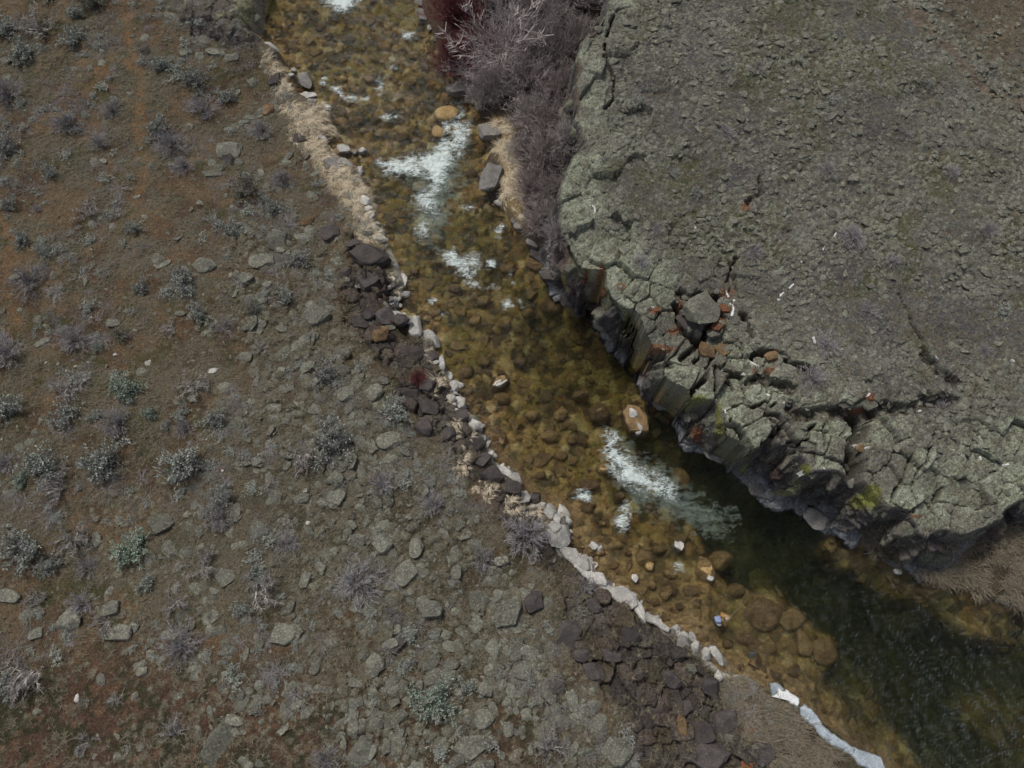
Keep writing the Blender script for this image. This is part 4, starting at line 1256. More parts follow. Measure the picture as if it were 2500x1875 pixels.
def rock_mesh(name, seed, cuts=9, rough=.10, sub=3, flat=.0, clip=(.50, .84), boxy=0.0):
    r = random.Random(seed)
    bm = bmesh.new()
    bmesh.ops.create_icosphere(bm, subdivisions=sub, radius=1.0)
    planes = []
    for k in range(cuts):
        v = Vector((r.gauss(0, 1), r.gauss(0, 1), r.gauss(0, .7))).normalized()
        planes.append((v, r.uniform(*clip)))
    planes.append((Vector((r.uniform(-.25, .25), r.uniform(-.25, .25), 1)).normalized(), .62 - flat))
    off = Vector((seed * 3.7, seed * 1.3, seed * 2.1))
    for v in bm.verts:
        p = v.co.copy()
        if boxy:
            mxn = max(abs(p.x), abs(p.y), abs(p.z) * 1.1)
            p = p.lerp(p / mxn * .8, boxy)
            p = Matrix.Rotation(seed * 1.7, 3, 'Z') @ Matrix.Rotation(.25 * math.sin(seed), 3, 'X') @ p
        for n, d in planes:
            k = p.dot(n) - d
            if k > 0:
                p -= n * k * .98
        nn = mnoise.noise(p * 1.7 + off) * rough + mnoise.noise(p * 4.3 + off) * rough * .55 + mnoise.noise(p * 9 + off) * rough * .25
        v.co = p * (1 + nn)
    # normalise to a unit footprint
    xs = [v.co.x for v in bm.verts]; ys = [v.co.y for v in bm.verts]; zs = [v.co.z for v in bm.verts]
    sx, sy, sz = (max(xs) - min(xs)) / 2, (max(ys) - min(ys)) / 2, (max(zs) - min(zs)) / 2
    cx_, cy_, cz_ = (max(xs) + min(xs)) / 2, (max(ys) + min(ys)) / 2, (max(zs) + min(zs)) / 2
    for v in bm.verts:
        v.co = ((v.co.x - cx_) / sx, (v.co.y - cy_) / sy, (v.co.z - cz_) / sz)
    me = bpy.data.meshes.new(name)
    bm.to_mesh(me)
    bm.free()
    me.polygons.foreach_set('use_smooth', np.ones(len(me.polygons), bool))
    if sub > 1:
        me.set_sharp_from_angle(angle=math.radians(38))
    return me

ROCK_SHAPES = {}
def rock_shape(mat, k, soft=False):
    key = (mat.name, k, soft)
    if key not in ROCK_SHAPES:
        me = rock_mesh('boulder', 11 + k * 7 + (100 if soft else 0), cuts=(7 if soft else 8 if k % 3 else 16), rough=(.07 if soft else .10), flat=(-.2 if soft else 0), clip=((.58, .88) if soft else (.5, .9) if k % 3 else (.36, .74)), boxy=(0 if soft else .85 if k % 3 else 0), sub=4 if mat in (M_DARK, M_GREY, M_LICHEN) else 3)
        me.materials.append(mat)
        ROCK_SHAPES[key] = me
    return ROCK_SHAPES[key]

KIND = {'L': (M_LICHEN, 'lichen-grey boulder'), 'D': (M_DARK, 'dark basalt boulder'), 'W': (M_PALE, 'pale crusted stone'), 'T': (M_WETBROWN, 'tan river stone'), 'G': (M_GREY, 'grey boulder'),
        'B': (M_BROWN, 'brown boulder'), 'R': (M_RUST, 'rust-coloured rock')}
BOULDER_N = [0]
def boulder(px, py, a, b, ang, kind, label=None, top=None, hk=None, sink=.38, name='boulder', shp=None):
    """a, b: length and width in photograph pixels; top: height of its top above the water for stones in the stream"""
    k = BOULDER_N[0]; BOULDER_N[0] += 1
    r = random.Random(k)
    mat, ph = KIND[kind]
    if top is None:
        p = ground(px, py)
        if p[2] < -.02:
            top = .12
    if top is not None:
        p = at(px, py, max(top, -.6))
    m = mpp(px, py, p[2])
    la, lb = a * m / 2, b * m / 2
    lo, hi = (.30, .46) if kind == 'L' else (.42, .62)
    lc = min(la, lb) * (hk or r.uniform(lo, hi))
    if name == 'river_stone' and kind == 'B':
        mat = M_WETDARK
    q9 = r.randrange(9)
    me = rock_shape(mat, q9 if shp is None else shp, kind == 'T' or name == 'river_stone' and kind == 'B' and shp is None)
    o = add_obj(name, me)
    if top is not None:
        bed = zat(p[0], p[1])
        bot = min(bed, top - lc) - .08
        lc = (top - bot) / 2
        o.location = (p[0], p[1], (top + bot) / 2)
    else:
        o.location = (p[0], p[1], p[2] + lc * (1 - 2 * sink))
    o.scale = (la * 1.06, lb * 1.06, lc)
    o.rotation_euler = (0 if top is not None else r.uniform(-.12, .12), 0 if top is not None else r.uniform(-.12, .12), math.radians(ang))
    sz = max(a, b)
    if label:
        o['label'] = label
    else:
        want_label(o, ('small ' if sz < 26 else 'large ' if sz > 64 else '') + ph, px, py)
    o['category'] = 'boulder' if sz >= 26 else 'stone'
    o['group'] = 'stones in the stream' if top is not None else 'boulders on the banks and slopes'
    return o

B = boulder
# slope and rock field on the left
for t in [(417, 1339, 55, 40, -60), (393, 1281, 65, 50, 0), (166, 1517, 70, 60, 20), (698, 1544, 85, 55, 30), (552, 1412, 50, 45, 0), (633, 1293, 50, 40, 0), (706, 1486, 45, 25, 50),
          (745, 1416, 40, 25, 60), (806, 1567, 36, 20, -10), (548, 1686, 30, 18, 0), (324, 1706, 34, 16, 50), (594, 1717, 60, 25, 50), (752, 1740, 40, 18, 40), (829, 1767, 50, 18, 20), (343, 1825, 20, 20, 0),
          (270, 1710, 24, 18, 0), (347, 1640, 26, 22, 0), (478, 1652, 18, 22, 0), (772, 1625, 44, 26, 60), (633, 1574, 24, 28, 0), (285, 1544, 75, 40, -10), (62, 1501, 50, 25, 10), (89, 1547, 34, 30, 0),
          (23, 1455, 60, 36, 0), (270, 1486, 44, 38, 0), (555, 1590, 50, 30, 20), (590, 1331, 50, 20, 10), (1051, 1486, 58, 46, 10), (989, 1401, 60, 52, 30), (1168, 1463, 55, 45, 30),
          (1161, 1522, 42, 42, -40), (1060, 1549, 42, 28, 30), (1051, 1617, 54, 32, 30), (1157, 1578, 58, 30, 10), (1205, 1590, 60, 40, 100), (1259, 1586, 60, 36, 70), (1317, 1617, 56, 40, 0),
          (1278, 1640, 50, 45, 40), (1192, 1636, 30, 28, 0), (1228, 1644, 20, 18, 0), (1259, 1661, 36, 24, -30), (1182, 1679, 34, 26, 60), (1116, 1692, 26, 24, 0), (1195, 1715, 22, 20, 0), (1178, 1754, 58, 50, 0),
          (966, 1756, 64, 32, 25), (916, 1760, 42, 44, 0), (881, 1775, 30, 32, 0), (858, 1717, 58, 26, 5), (908, 1632, 66, 40, 60), (869, 1667, 40, 24, 0),
          (972, 1621, 26, 22, 0), (958, 1833, 46, 40, 0), (885, 1837, 80, 56, 50), (1055, 1654, 44, 36, 0), (1097, 1652, 40, 40, 0), (935, 1328, 50, 50, 0), (850, 1281, 44, 26, 0), (873, 1320, 46, 34, 0),
          (1016, 1337, 50, 34, 80), (933, 1285, 36, 28, 0), (1035, 1399, 32, 26, 0), (1132, 1308, 30, 24, 0), (916, 1378, 60, 40, -10), (1197, 1416, 44, 34, 0), (1282, 1455, 34, 40, 0), (1413, 1744, 60, 50, 40),
          (1456, 1775, 50, 60, 0), (1506, 1833, 80, 70, 0), (1332, 1686, 80, 36, -60), (1398, 1713, 50, 30, -70), (815, 1169, 48, 36, 20), (843, 1120, 44, 34, 0), (833, 1143, 30, 26, 0), (625, 1127, 30, 24, 0),
          (636, 1111, 18, 18, 0), (731, 1217, 44, 26, 0), (787, 1227, 30, 20, 0), (824, 1217, 50, 40, 30), (849, 1281, 40, 26, 0), (726, 1167, 30, 20, 0), (845, 963, 40, 40, 0), (914, 959, 44, 40, 20), (951, 1077, 60, 46, 0),
          (947, 1125, 56, 34, 20), (843, 1125, 50, 44, 0), (616, 204, 30, 26, 90), (560, 370, 60, 50, 10),
          (535, 410, 30, 20, 0), (520, 425, 50, 24, 10), (590, 300, 40, 16, 10), (560, 312, 52, 18, 15), (600, 560, 50, 34, -20), (640, 640, 60, 40, 0), (600, 680, 40, 30, 0), (500, 650, 60, 44, 0),
          (385, 640, 36, 40, 60), (760, 480, 36, 26, 0), (840, 860, 34, 30, 0), (690, 870, 40, 24, 30), (700, 950, 40, 26, 0), (860, 1040, 30, 24, 0), (770, 1000, 36, 30, 0), (455, 130, 30, 26, 0), (490, 140, 26, 26, 0),
          (500, 100, 40, 30, -20), (530, 130, 50, 24, -10), (560, 140, 44, 30, 0), (1340, 1600, 40, 26, 20), (1225, 1370, 36, 24, 0), (1105, 1370, 34, 22, 0)]:
    B(*t, 'L', sink=.36)
B(536, 1814, 104, 62, 60, 'L', 'long waisted grey slab lying on red soil near the bottom edge')
B(1240, 1497, 70, 64, 80, 'L', 'pitted pale boulder, upper of a split pair in the rock field')
B(1249, 1532, 52, 38, 10, 'L', 'smaller pitted boulder, lower half of the split pair')
B(1151, 1825, 84, 54, 10, 'L', 'broad boulder speckled with white lichen at the bottom of the rock field')
B(679, 590, 58, 54, 0, 'L', 'round lichen boulder with a dark hollow in its top')
B(773, 770, 72, 58, 0, 'L', 'ring-shaped lichen rock with a hole in the middle')
B(1004, 1872, 64, 36, 0, 'L', 'boulder cut by the bottom edge with a dark gap behind')
for t in [(968, 1575, 50, 30, 35), (1302, 1470, 44, 50, 0), (1390, 1555, 60, 80, -20), (1355, 1675, 44, 36, 0), (1708, 1787, 70, 60, 20), (1858, 1841, 66, 56, 0), (1727, 1842, 110, 70, 5), (1733, 1675, 44, 42, 0), (862, 596, 40, 24, 0), (900, 689, 54, 52, 0),
          (943, 774, 46, 46, 40), (900, 770, 36, 30, 0), (881, 789, 46, 36, 0), (978, 781, 44, 36, 0), (997, 859, 70, 44, -20), (1051, 874, 40, 36, 0), (997, 963, 66, 34, 0), (1049, 997, 50, 46, 0), (1043, 940, 44, 40, 30),
          (1089, 1020, 30, 24, 0), (1124, 1017, 42, 36, 0), (1159, 1082, 56, 46, 0), (1178, 1125, 50, 36, 20), (1197, 1160, 60, 50, 0), (1097, 1059, 30, 36, 0), (1032, 1044, 50, 50, 0), (808, 573, 44, 50, 0), (839, 666, 30, 30, 0),
          (731, 339, 34, 28, 20), (670, 197, 30, 36, 0), (662, 131, 26, 28, 0), (1250, 1190, 50, 40, 0), (1300, 1215, 40, 30, 0), (1640, 1660, 50, 34, -40), (1560, 1640, 60, 36, 30), (1490, 1600, 56, 36, -30), (1600, 1730, 60, 44, 0), (1450, 1640, 60, 40, -35),
          (1540, 1550, 50, 30, -35), (1450, 1480, 44, 26, -40), (1420, 1600, 40, 30, 0), (1670, 1730, 44, 36, 0), (560, 392, 40, 30, -30)]:
    B(*t, 'D')
B(904, 627, 102, 66, -8, 'D', 'big flat dark boulder with an orange patch above the stream edge')
B(1773, 1763, 68, 64, 10, 'D', 'square dark block standing beside the dead grass')
B(656, 270, 28, 36, 0, 'B'); B(1665, 1771, 24, 50, 0, 'B'); B(745, 540, 36, 30, 0, 'B'); B(924, 816, 46, 44, 0, 'B')
B(1835, 1779, 32, 26, -20, 'R', 'small rust-orange rock beside the dead grass'); B(1820, 1868, 40, 24, 10, 'R', 'rust-orange rock cut by the bottom edge')
B(1831, 1681, 28, 34, 0, 'G', 'pale grey stone lying alone in the dead grass'); B(1872, 1740, 14, 36, 0, 'G')
# pale crusted stones along the left water edge
for t in [(981, 776, 56, 16, -30), (1016, 801, 26, 46, 0), (1051, 828, 52, 26, -30), (1076, 890, 20, 38, 0), (1109, 947, 20, 28, 0), (1120, 982, 32, 26, -40), (989, 716, 26, 13, 10), (985, 681, 16, 30, 20),
          (931, 585, 28, 14, -20), (1190, 1121, 16, 34, -20), (1232, 1156, 32, 20, -30), (1257, 1180, 28, 38, 10), (752, 231, 36, 17, 0), (716, 168, 11, 11, 0), (710, 181, 13, 10, 0), (843, 399, 36, 15, -15), (789, 339, 22, 11, -20),
          (893, 494, 25, 19, -30), (901, 513, 17, 14, 0), (907, 530, 16, 21, 0), (928, 582, 30, 14, -20), (913, 556, 15, 14, 0), (658, 112, 44, 24, -25), (1281, 1219, 22, 25, -40), (1321, 1235, 17, 14, 0), (1343, 1250, 27, 32, 0),
          (1360, 1266, 17, 24, 10), (1379, 1252, 18, 32, 20), (1370, 1241, 14, 18, 0), (1385, 1273, 16, 19, 20), (1354, 1289, 27, 24, 0), (1643, 1540, 19, 18, 0), (1690, 1559, 14, 26, 10), (1694, 1580, 20, 24, 0), (1717, 1598, 26, 27, 0),
          (1750, 1650, 18, 22, 0), (1170, 1040, 14, 26, 20), (1098, 920, 14, 20, 0), (878, 408, 16, 8, -10), (760, 246, 22, 9, 0)]:
    B(t[0], t[1], t[2] * 1.2, t[3] * 1.25, t[4], 'W', sink=.2, hk=.75)
B(1366, 1310, 60, 60, 20, 'W', 'biggest white-crusted rock by the gravel, split by cracks')
B(1151, 1040, 46, 30, 20, 'W', 'white-crusted boulder overhanging the stream at the bank bend')
B(1755, 1600, 26, 60, 40, 'W', 'ragged white stone lying just off the bank downstream of the angler', top=.14)
B(1667, 1567, 38, 32, 0, 'G', 'squarish grey block among white stones near the angler')
for t in [(189, 1702, 12, 24, 0), (745, 1198, 12, 11, 0), (753, 1277, 11, 10, 0), (112, 886, 8, 7, 0), (143, 888, 8, 8, 0), (186, 896, 11, 8, 0), (203, 897, 11, 7, 20), (216, 885, 7, 6, 0), (282, 866, 11, 9, 0), (10, 768, 10, 10, 0), (365, 886, 20, 14, 30), (522, 905, 28, 16, 30)]:
    B(*t, 'W')
B(820, 403, 58, 34, -35, 'G', 'grey boulder with a white lip at the grass bank corner')
B(743, 189, 32, 48, 25, 'G', 'grey boulder standing in the water at the upper riffle', top=.45)
# far bank
for t in [(1028, 8, 30, 18, 0), (1032, 42, 26, 44, 10), (1050, 69, 13, 24, 10), (1061, 93, 9, 13, 0), (1117, 222, 54, 44, 0), (1202, 361, 14, 10, 0), (1254, 540, 17, 19, 0), (1268, 556, 30, 20, -30), (1300, 595, 34, 22, -35)]:
    B(*t, 'G', sink=.2)
B(1194, 330, 60, 42, -20, 'G', 'dark grey boulder on the far bank beside the rapid', sink=.15)
B(1198, 440, 74, 52, 60, 'G', 'tall pale-sided boulder on the far bank below the rapid', sink=.15)
B(1216, 494, 23, 17, -10, 'W')
# stones in the stream: top height relative to the water
for t in [(837, 361, 36, 26, -20, 'W', .22), (886, 363, 19, 19, 0, 'W', .16), (866, 368, 16, 18, 0, 'G', .08), (822, 367, 20, 20, 0, 'B', .06), (1071, 316, 36, 38, 0, 'T', .06), (834, 189, 28, 22, 0, 'T', -.02),
          (874, 216, 28, 24, 0, 'T', -.04), (901, 189, 24, 18, 0, 'T', -.05), (996, 83, 20, 13, 0, 'T', .05), (951, 262, 32, 20, 0, 'T', -.06), (1024, 451, 36, 28, 0, 'T', -.02), (1059, 758, 33, 28, -20, 'T', -.03),
          (1474, 1140, 36, 28, 0, 'T', .04), (1466, 1005, 52, 42, 0, 'B', .02), (1574, 1362, 46, 42, -30, 'T', -.03), (1586, 1382, 24, 24, 0, 'T', .05), (1551, 1412, 18, 21, 10, 'W', .12), (1661, 1331, 26, 26, 20, 'W', .18), (1593, 1428, 20, 22, 0, 'T', -.06),
          (1628, 1447, 26, 36, -30, 'T', -.05), (1767, 1366, 60, 48, 10, 'T', -.2), (1451, 1331, 26, 22, 0, 'W', .14), (1464, 1337, 20, 18, 20, 'W', .12), (1465, 1348, 28, 18, -10, 'B', .02), (1472, 1276, 18, 12, 0, 'T', .03), (1405, 1200, 40, 22, 20, 'B', -.02),
          (1440, 1180, 50, 30, 10, 'B', -.03), (1667, 1165, 50, 66, 10, 'T', -.5), (1310, 640, 44, 36, 0, 'B', .0), (1350, 740, 60, 40, 0, 'B', -.1), (1240, 650, 40, 26, 0, 'T', -.05), (1235, 785, 26, 22, 0, 'T', -.06), (1340, 1062, 40, 30, 0, 'T', -.05),
          (1135, 905, 44, 32, 20, 'B', -.1), (1225, 970, 40, 30, 0, 'T', -.12), (1125, 345, 30, 20, 0, 'T', -.05), (980, 330, 40, 24, 0, 'B', -.04), (930, 385, 30, 20, 0, 'B', -.02), (2030, 1330, 30, 34, 0, 'T', -.4), (1150, 420, 30, 24, 0, 'B', -.1), (2018, 1590, 60, 62, 0, 'T', -.28), (1968, 1567, 40, 60, 0, 'T', -.25),
          (1867, 1500, 90, 76, -20, 'B', -.18), (1937, 1512, 62, 46, 20, 'T', -.22), (1500, 1090, 36, 24, 0, 'B', -.02), (1515, 1210, 30, 24, 0, 'B', .0), (1430, 1240, 40, 28, 10, 'B', -.08), (2195, 1395, 20, 14, 0, 'W', .12)]:
    px, py, a, b, an, kd, tp = t
    B(px, py, a, b, an, kd, top=tp, name='river_stone')
for t in [(1510, 1330, 22, 16, 10, 'T', -.05), (1535, 1350, 18, 14, 0, 'B', -.05), (1500, 1380, 26, 18, 30, 'T', -.08), (1610, 1340, 30, 20, 0, 'T', -.10), (1640, 1400, 34, 22, -20, 'T', -.12), (1690, 1440, 40, 26, 10, 'B', -.15), (1600, 1470, 26, 18, 0, 'B', -.10),
          (1660, 1480, 22, 18, 0, 'B', -.08), (1700, 1500, 30, 20, 20, 'T', -.12), (1800, 1440, 50, 34, 10, 'T', -.22), (1820, 1560, 44, 30, -10, 'B', -.15), (1880, 1580, 40, 34, 20, 'T', -.22), (1780, 1570, 26, 20, 0, 'B', -.08), (1900, 1640, 50, 36, 0, 'T', -.25), (1840, 1600, 26, 20, 0, 'G', -.05),
          (1290, 1120, 30, 22, 0, 'T', -.08), (1320, 1160, 26, 18, 20, 'B', -.06), (1370, 1110, 34, 26, 0, 'T', -.12), (1400, 1070, 30, 24, 10, 'B', -.12), (1300, 1010, 32, 24, 0, 'T', -.15), (1370, 1010, 36, 28, 20, 'T', -.15), (1420, 960, 38, 28, 0, 'B', -.15), (1180, 880, 30, 22, 0, 'T', -.12), (1270, 880, 34, 24, 0, 'B', -.12),
          (1160, 780, 30, 22, 10, 'T', -.12), (1110, 700, 32, 22, 0, 'B', -.12), (1180, 730, 34, 26, 0, 'T', -.12), (1060, 640, 30, 22, 0, 'T', -.1), (1010, 660, 26, 18, 0, 'B', -.08), (1290, 760, 34, 26, 0, 'T', -.15), (930, 320, 34, 24, 0, 'T', -.08), (870, 290, 30, 22, 0, 'B', -.06), (1000, 200, 30, 20, 0, 'T', -.1), (940, 110, 34, 24, 10, 'T', -.1),
          (850, 90, 32, 22, 0, 'B', -.1), (900, 40, 34, 24, 0, 'T', -.1), (780, 60, 28, 20, 0, 'B', -.08), (1010, 130, 26, 20, 0, 'T', -.1)]:
    B(*t[:6], top=t[6], name='river_stone')
B(1090, 270, 62, 46, 10, 'T', 'wet orange boulder in the water just above the big rapid', top=.14, name='river_stone')
B(1221, 932, 52, 32, 42, 'B', 'brown rock in midstream with a white top', top=.16, name='river_stone')
B(1222, 930, 38, 22, 42, 'W', 'white crust capping the brown rock in midstream', top=.22, name='river_stone')
B(1555, 1020, 64, 84, 5, 'B', 'large wet brown rock under the cliff beside the chute', top=.20, shp=4, name='river_stone')
B(1548, 1005, 26, 30, 20, 'W', 'upper white crust on the brown rock under the cliff', top=.27, name='river_stone')
B(1560, 1040, 30, 40, 0, 'W', 'lower white crust on the brown rock under the cliff', top=.27, name='river_stone')
B(1725, 1389, 50, 62, 30, 'T', 'angular tan boulder in the shallows with a white corner', top=.05, name='river_stone')
B(1737, 1410, 20, 16, 10, 'W', 'white corner tip of the tan boulder in the shallows', top=.16, name='river_stone')
# loose blocks in the cliff notch
B(1713, 762, 92, 84, 40, 'L', 'huge leaning grey-brown boulder wedged in the notch of the cliff', hk=.7, sink=.34, shp=3)
B(1678, 790, 40, 60, 60, 'D', 'dark side block beneath the leaning boulder in the notch', sink=.1)
for t in [(1778, 716, 30, 20, 10, 'R'), (1768, 755, 26, 24, 0, 'R'), (1752, 795, 34, 26, 30, 'R'), (1697, 852, 32, 36, 60, 'B'), (1725, 858, 30, 44, 60, 'B'), (1765, 858, 40, 36, 0, 'B'), (2108, 1095, 40, 22, -5, 'B'), (1600, 757, 28, 16, -10, 'R'), (1665, 735, 24, 22, 0, 'B'), (1808, 720, 18, 20, 0, 'L'),
          (1830, 742, 24, 18, 20, 'L'), (1880, 872, 30, 26, 0, 'B'), (1910, 905, 60, 40, -20, 'L'), (1740, 815, 30, 24, 0, 'L'), (2010, 1012, 24, 22, 0, 'L'), (2120, 985, 34, 40, 0, 'L'), (2060, 985, 34, 26, 0, 'L')]:
    B(*t, sink=.2)
# toe of the cliff
for t in [(1690, 1075, 60, 36, -45, 'G'), (1740, 1110, 56, 30, -35, 'G'), (1610, 990, 36, 22, -30, 'G'), (1850, 1200, 60, 34, -40, 'G'), (1990, 1270, 70, 46, -30, 'G'), (2048, 1292, 34, 40, 30, 'G'), (1310, 620, 40, 28, -30, 'D'), (1345, 675, 50, 36, -20, 'D'), (1395, 735, 60, 40, -20, 'D'), (1440, 745, 50, 30, 0, 'D'),
          (1500, 820, 50, 36, -30, 'G'), (1475, 790, 50, 44, -50, 'L'), (1960, 1235, 50, 36, 0, 'D'), (1910, 1170, 70, 50, -30, 'D'), (1870, 1130, 50, 50, 0, 'D')]:
    B(*t, sink=.3)

# long crusted ledges at the foot of the dark bank
def slab(name, pts, ztop, thick, mat, label, cat, group=None, lumps=.05, seed=0, step=.18):
    W = [np.array(at(a, b, ztop)[:2]) for a, b in pts]
    ring = []
    n = len(W)
    for i in range(n):
        p, q = W[i], W[(i + 1) % n]
        L = np.linalg.norm(q - p)
        k = max(1, int(L / step))
        for t in range(k):
            ring.append(p + (q - p) * t / k)
    r = random.Random(seed)
    ring = np.array(ring) + np.array([[r.uniform(-.03, .03), r.uniform(-.03, .03)] for _ in ring])
    A = .5 * np.sum(ring[:, 0] * np.roll(ring[:, 1], -1) - np.roll(ring[:, 0], -1) * ring[:, 1])
    if A < 0:
        ring = ring[::-1]
    bm = bmesh.new()
    tg = np.roll(ring, -1, 0) - np.roll(ring, 1, 0)
    nr = np.stack([-tg[:, 1], tg[:, 0]], 1) / (np.linalg.norm(tg, axis=1)[:, None] + 1e-9)   # inward
    levels = [(-.04, ztop - thick), (-.02, ztop - thick * .4), (0, ztop - .06), (.06, ztop)]
    rows = []
    for inset, z in levels:
        rows.append([bm.verts.new((*(ring[i] + nr[i] * inset), z + mnoise.noise(Vector((ring[i][0] * 2, ring[i][1] * 2, z + seed))) * lumps)) for i in range(len(ring))])
    for a, b in zip(rows[:-1], rows[1:]):
        for i in range(len(ring)):
            j = (i + 1) % len(ring)
            bm.faces.new((a[i], a[j], b[j], b[i]))
    f = bm.faces.new(rows[-1])
    bmesh.ops.triangulate(bm, faces=[f])
    me = bpy.data.meshes.new(name)
    bm.normal_update()
    bm.to_mesh(me); bm.free()
    o = add_obj(name, me, mat)
    return tag(o, label, cat, group)

def zc(pts):  # crop at (1250,1150), 850x640
    return [(1250 + a * .3858, 1150 + b * .3858) for a, b in pts]
LED = [([(312, 505), (350, 490), (400, 500), (425, 560), (400, 590), (360, 560)], 'upper end'), ([(425, 545), (480, 580), (486, 612), (460, 630), (405, 595)], 'second block'),
       ([(410, 605), (480, 640), (560, 650), (585, 690), (578, 715), (510, 705), (450, 650)], 'third block'), ([(505, 712), (580, 722), (655, 745), (640, 790), (560, 765)], 'fourth block'),
       ([(660, 742), (700, 735), (740, 765), (735, 810), (690, 830), (650, 795)], 'fifth block'), ([(745, 768), (785, 790), (790, 840), (760, 860), (735, 815)], 'sixth block'),
       ([(795, 825), (825, 855), (840, 905), (838, 950), (800, 905), (770, 865)], 'seventh block'), ([(848, 905), (900, 930), (905, 960), (860, 950)], 'eighth block'), ([(908, 935), (990, 990), (985, 1012), (930, 985), (908, 965)], 'lower end')]
def grow(p, k):
    c = np.mean(p, axis=0)
    return [tuple(c + (np.array(q) - c) * k) for q in p]
for k, (p, w) in enumerate(LED):
    slab('ledge', grow(zc(p), 1.30), .74 + .07 * (k % 3), .95, M_PALE, f'white-crusted ledge at the foot of the dark bank, {w} of the row', 'ledge', 'white ledges along the bank', seed=k)
# river ice at the bottom right
ICE_POLY = []
def zd(pts):
    ICE_POLY.append([(1650 + a * .3858, 1235 + b * .3858) for a, b in pts])
    return ICE_POLY[-1]
def zd_unused(pts):  # crop at (1650,1235), 850x640
    return [(1650 + a * .3858, 1235 + b * .3858) for a, b in pts]
M_SNOW = make_plain('white_ice', (.80, .82, .80), .5, 9, .12)
slab('ice_sheet', zd([(655, 1150), (690, 1185), (715, 1170), (740, 1195), (780, 1215), (785, 1250), (770, 1270), (735, 1250), (690, 1225), (650, 1220), (615, 1205), (650, 1190)]), .26, .4, M_SNOW, 'bright white rotten ice at the upstream end of the shelf', 'ice', 'shore ice', .05, 3, .12)
slab('ice_sheet', zd([(600, 1125), (640, 1120), (690, 1160), (660, 1190), (640, 1185), (615, 1200), (605, 1160)]), .14, .3, M_ICE, 'glassy blue-grey ice collar beside the brightest ice', 'ice', 'shore ice', .04, 4, .12)
slab('ice_sheet', zd([(790, 1285), (825, 1265), (860, 1290), (910, 1340), (930, 1385), (990, 1440), (1060, 1490), (1140, 1535), (1120, 1580), (1050, 1545), (960, 1500), (900, 1440), (880, 1400), (820, 1365), (795, 1320)]), .22, .4, M_ICE, 'long tongue of pale ice fringing the dead grass', 'ice', 'shore ice', .06, 5, .12)
slab('ice_sheet', zd([(1140, 1535), (1200, 1560), (1300, 1590), (1330, 1660), (1250, 1680), (1160, 1640), (1120, 1585)]), .20, .4, M_ICE, 'ice running off the bottom edge, drab scum caught inside', 'ice', 'shore ice', .06, 6, .12)

# ------------------------------------------------------------------ plants
class MB:
    def __init__(s):
        s.v, s.f = [], []
    def tube(s, p0, p1, r0, r1):
        d = (p1 - p0)
        if d.length < 1e-6: return
        d.normalize()
        a = d.cross(Vector((.31, .77, .55))).normalized()
        b = d.cross(a)
        n = len(s.v)
        for p, r in ((p0, r0), (p1, r1)):
            for k in range(3):
                t = k * 2.0944
                s.v.append(p + (a * math.cos(t) + b * math.sin(t)) * r)
        for k in range(3):
            j = (k + 1) % 3
            s.f.append((n + k, n + j, n + 3 + j, n + 3 + k))
    def leaf(s, p, d, l, w):
        a = d.cross(Vector((random.uniform(-1, 1), random.uniform(-1, 1), random.uniform(-1, 1))))
        if a.length < 1e-5: return
        a.normalize()
        n = len(s.v)
        s.v += [p, p + d * l * .5 + a * w, p + d * l, p + d * l * .5 - a * w]
        s.f.append((n, n + 1, n + 2, n + 3))
    def blade(s, p, d, l, w, droop):
        a = Vector((-d.y, d.x, 0))
        a = a.normalized() if a.length > 1e-5 else Vector((1, 0, 0))
        m = p + d * l * .55
        e = p + d * l + Vector((d.x, d.y, 0)) * droop * l * .3 - Vector((0, 0, droop * l))
        n = len(s.v)
        s.v += [p - a * w, p + a * w, m - a * w * .8, m + a * w * .8, e]
        s.f += [(n, n + 1, n + 3, n + 2), (n + 2, n + 3, n + 4)]
    def mesh(s, name, mat):
        me = bpy.data.meshes.new(name)
        me.from_pydata([tuple(v) for v in s.v], [], s.f)
        me.materials.append(mat)
        return me

def rdir(az, el):
    return Vector((math.cos(az) * math.cos(el), math.sin(az) * math.cos(el), math.sin(el)))

def wander(r, p, d, n, seg, bend, up=0.0):
    pts = [p]
    for k in range(n):
        d = (d + Vector((r.gauss(0, bend), r.gauss(0, bend), r.gauss(0, bend) + up))).normalized()
        p = p + d * seg
        pts.append(p)
    return pts, d

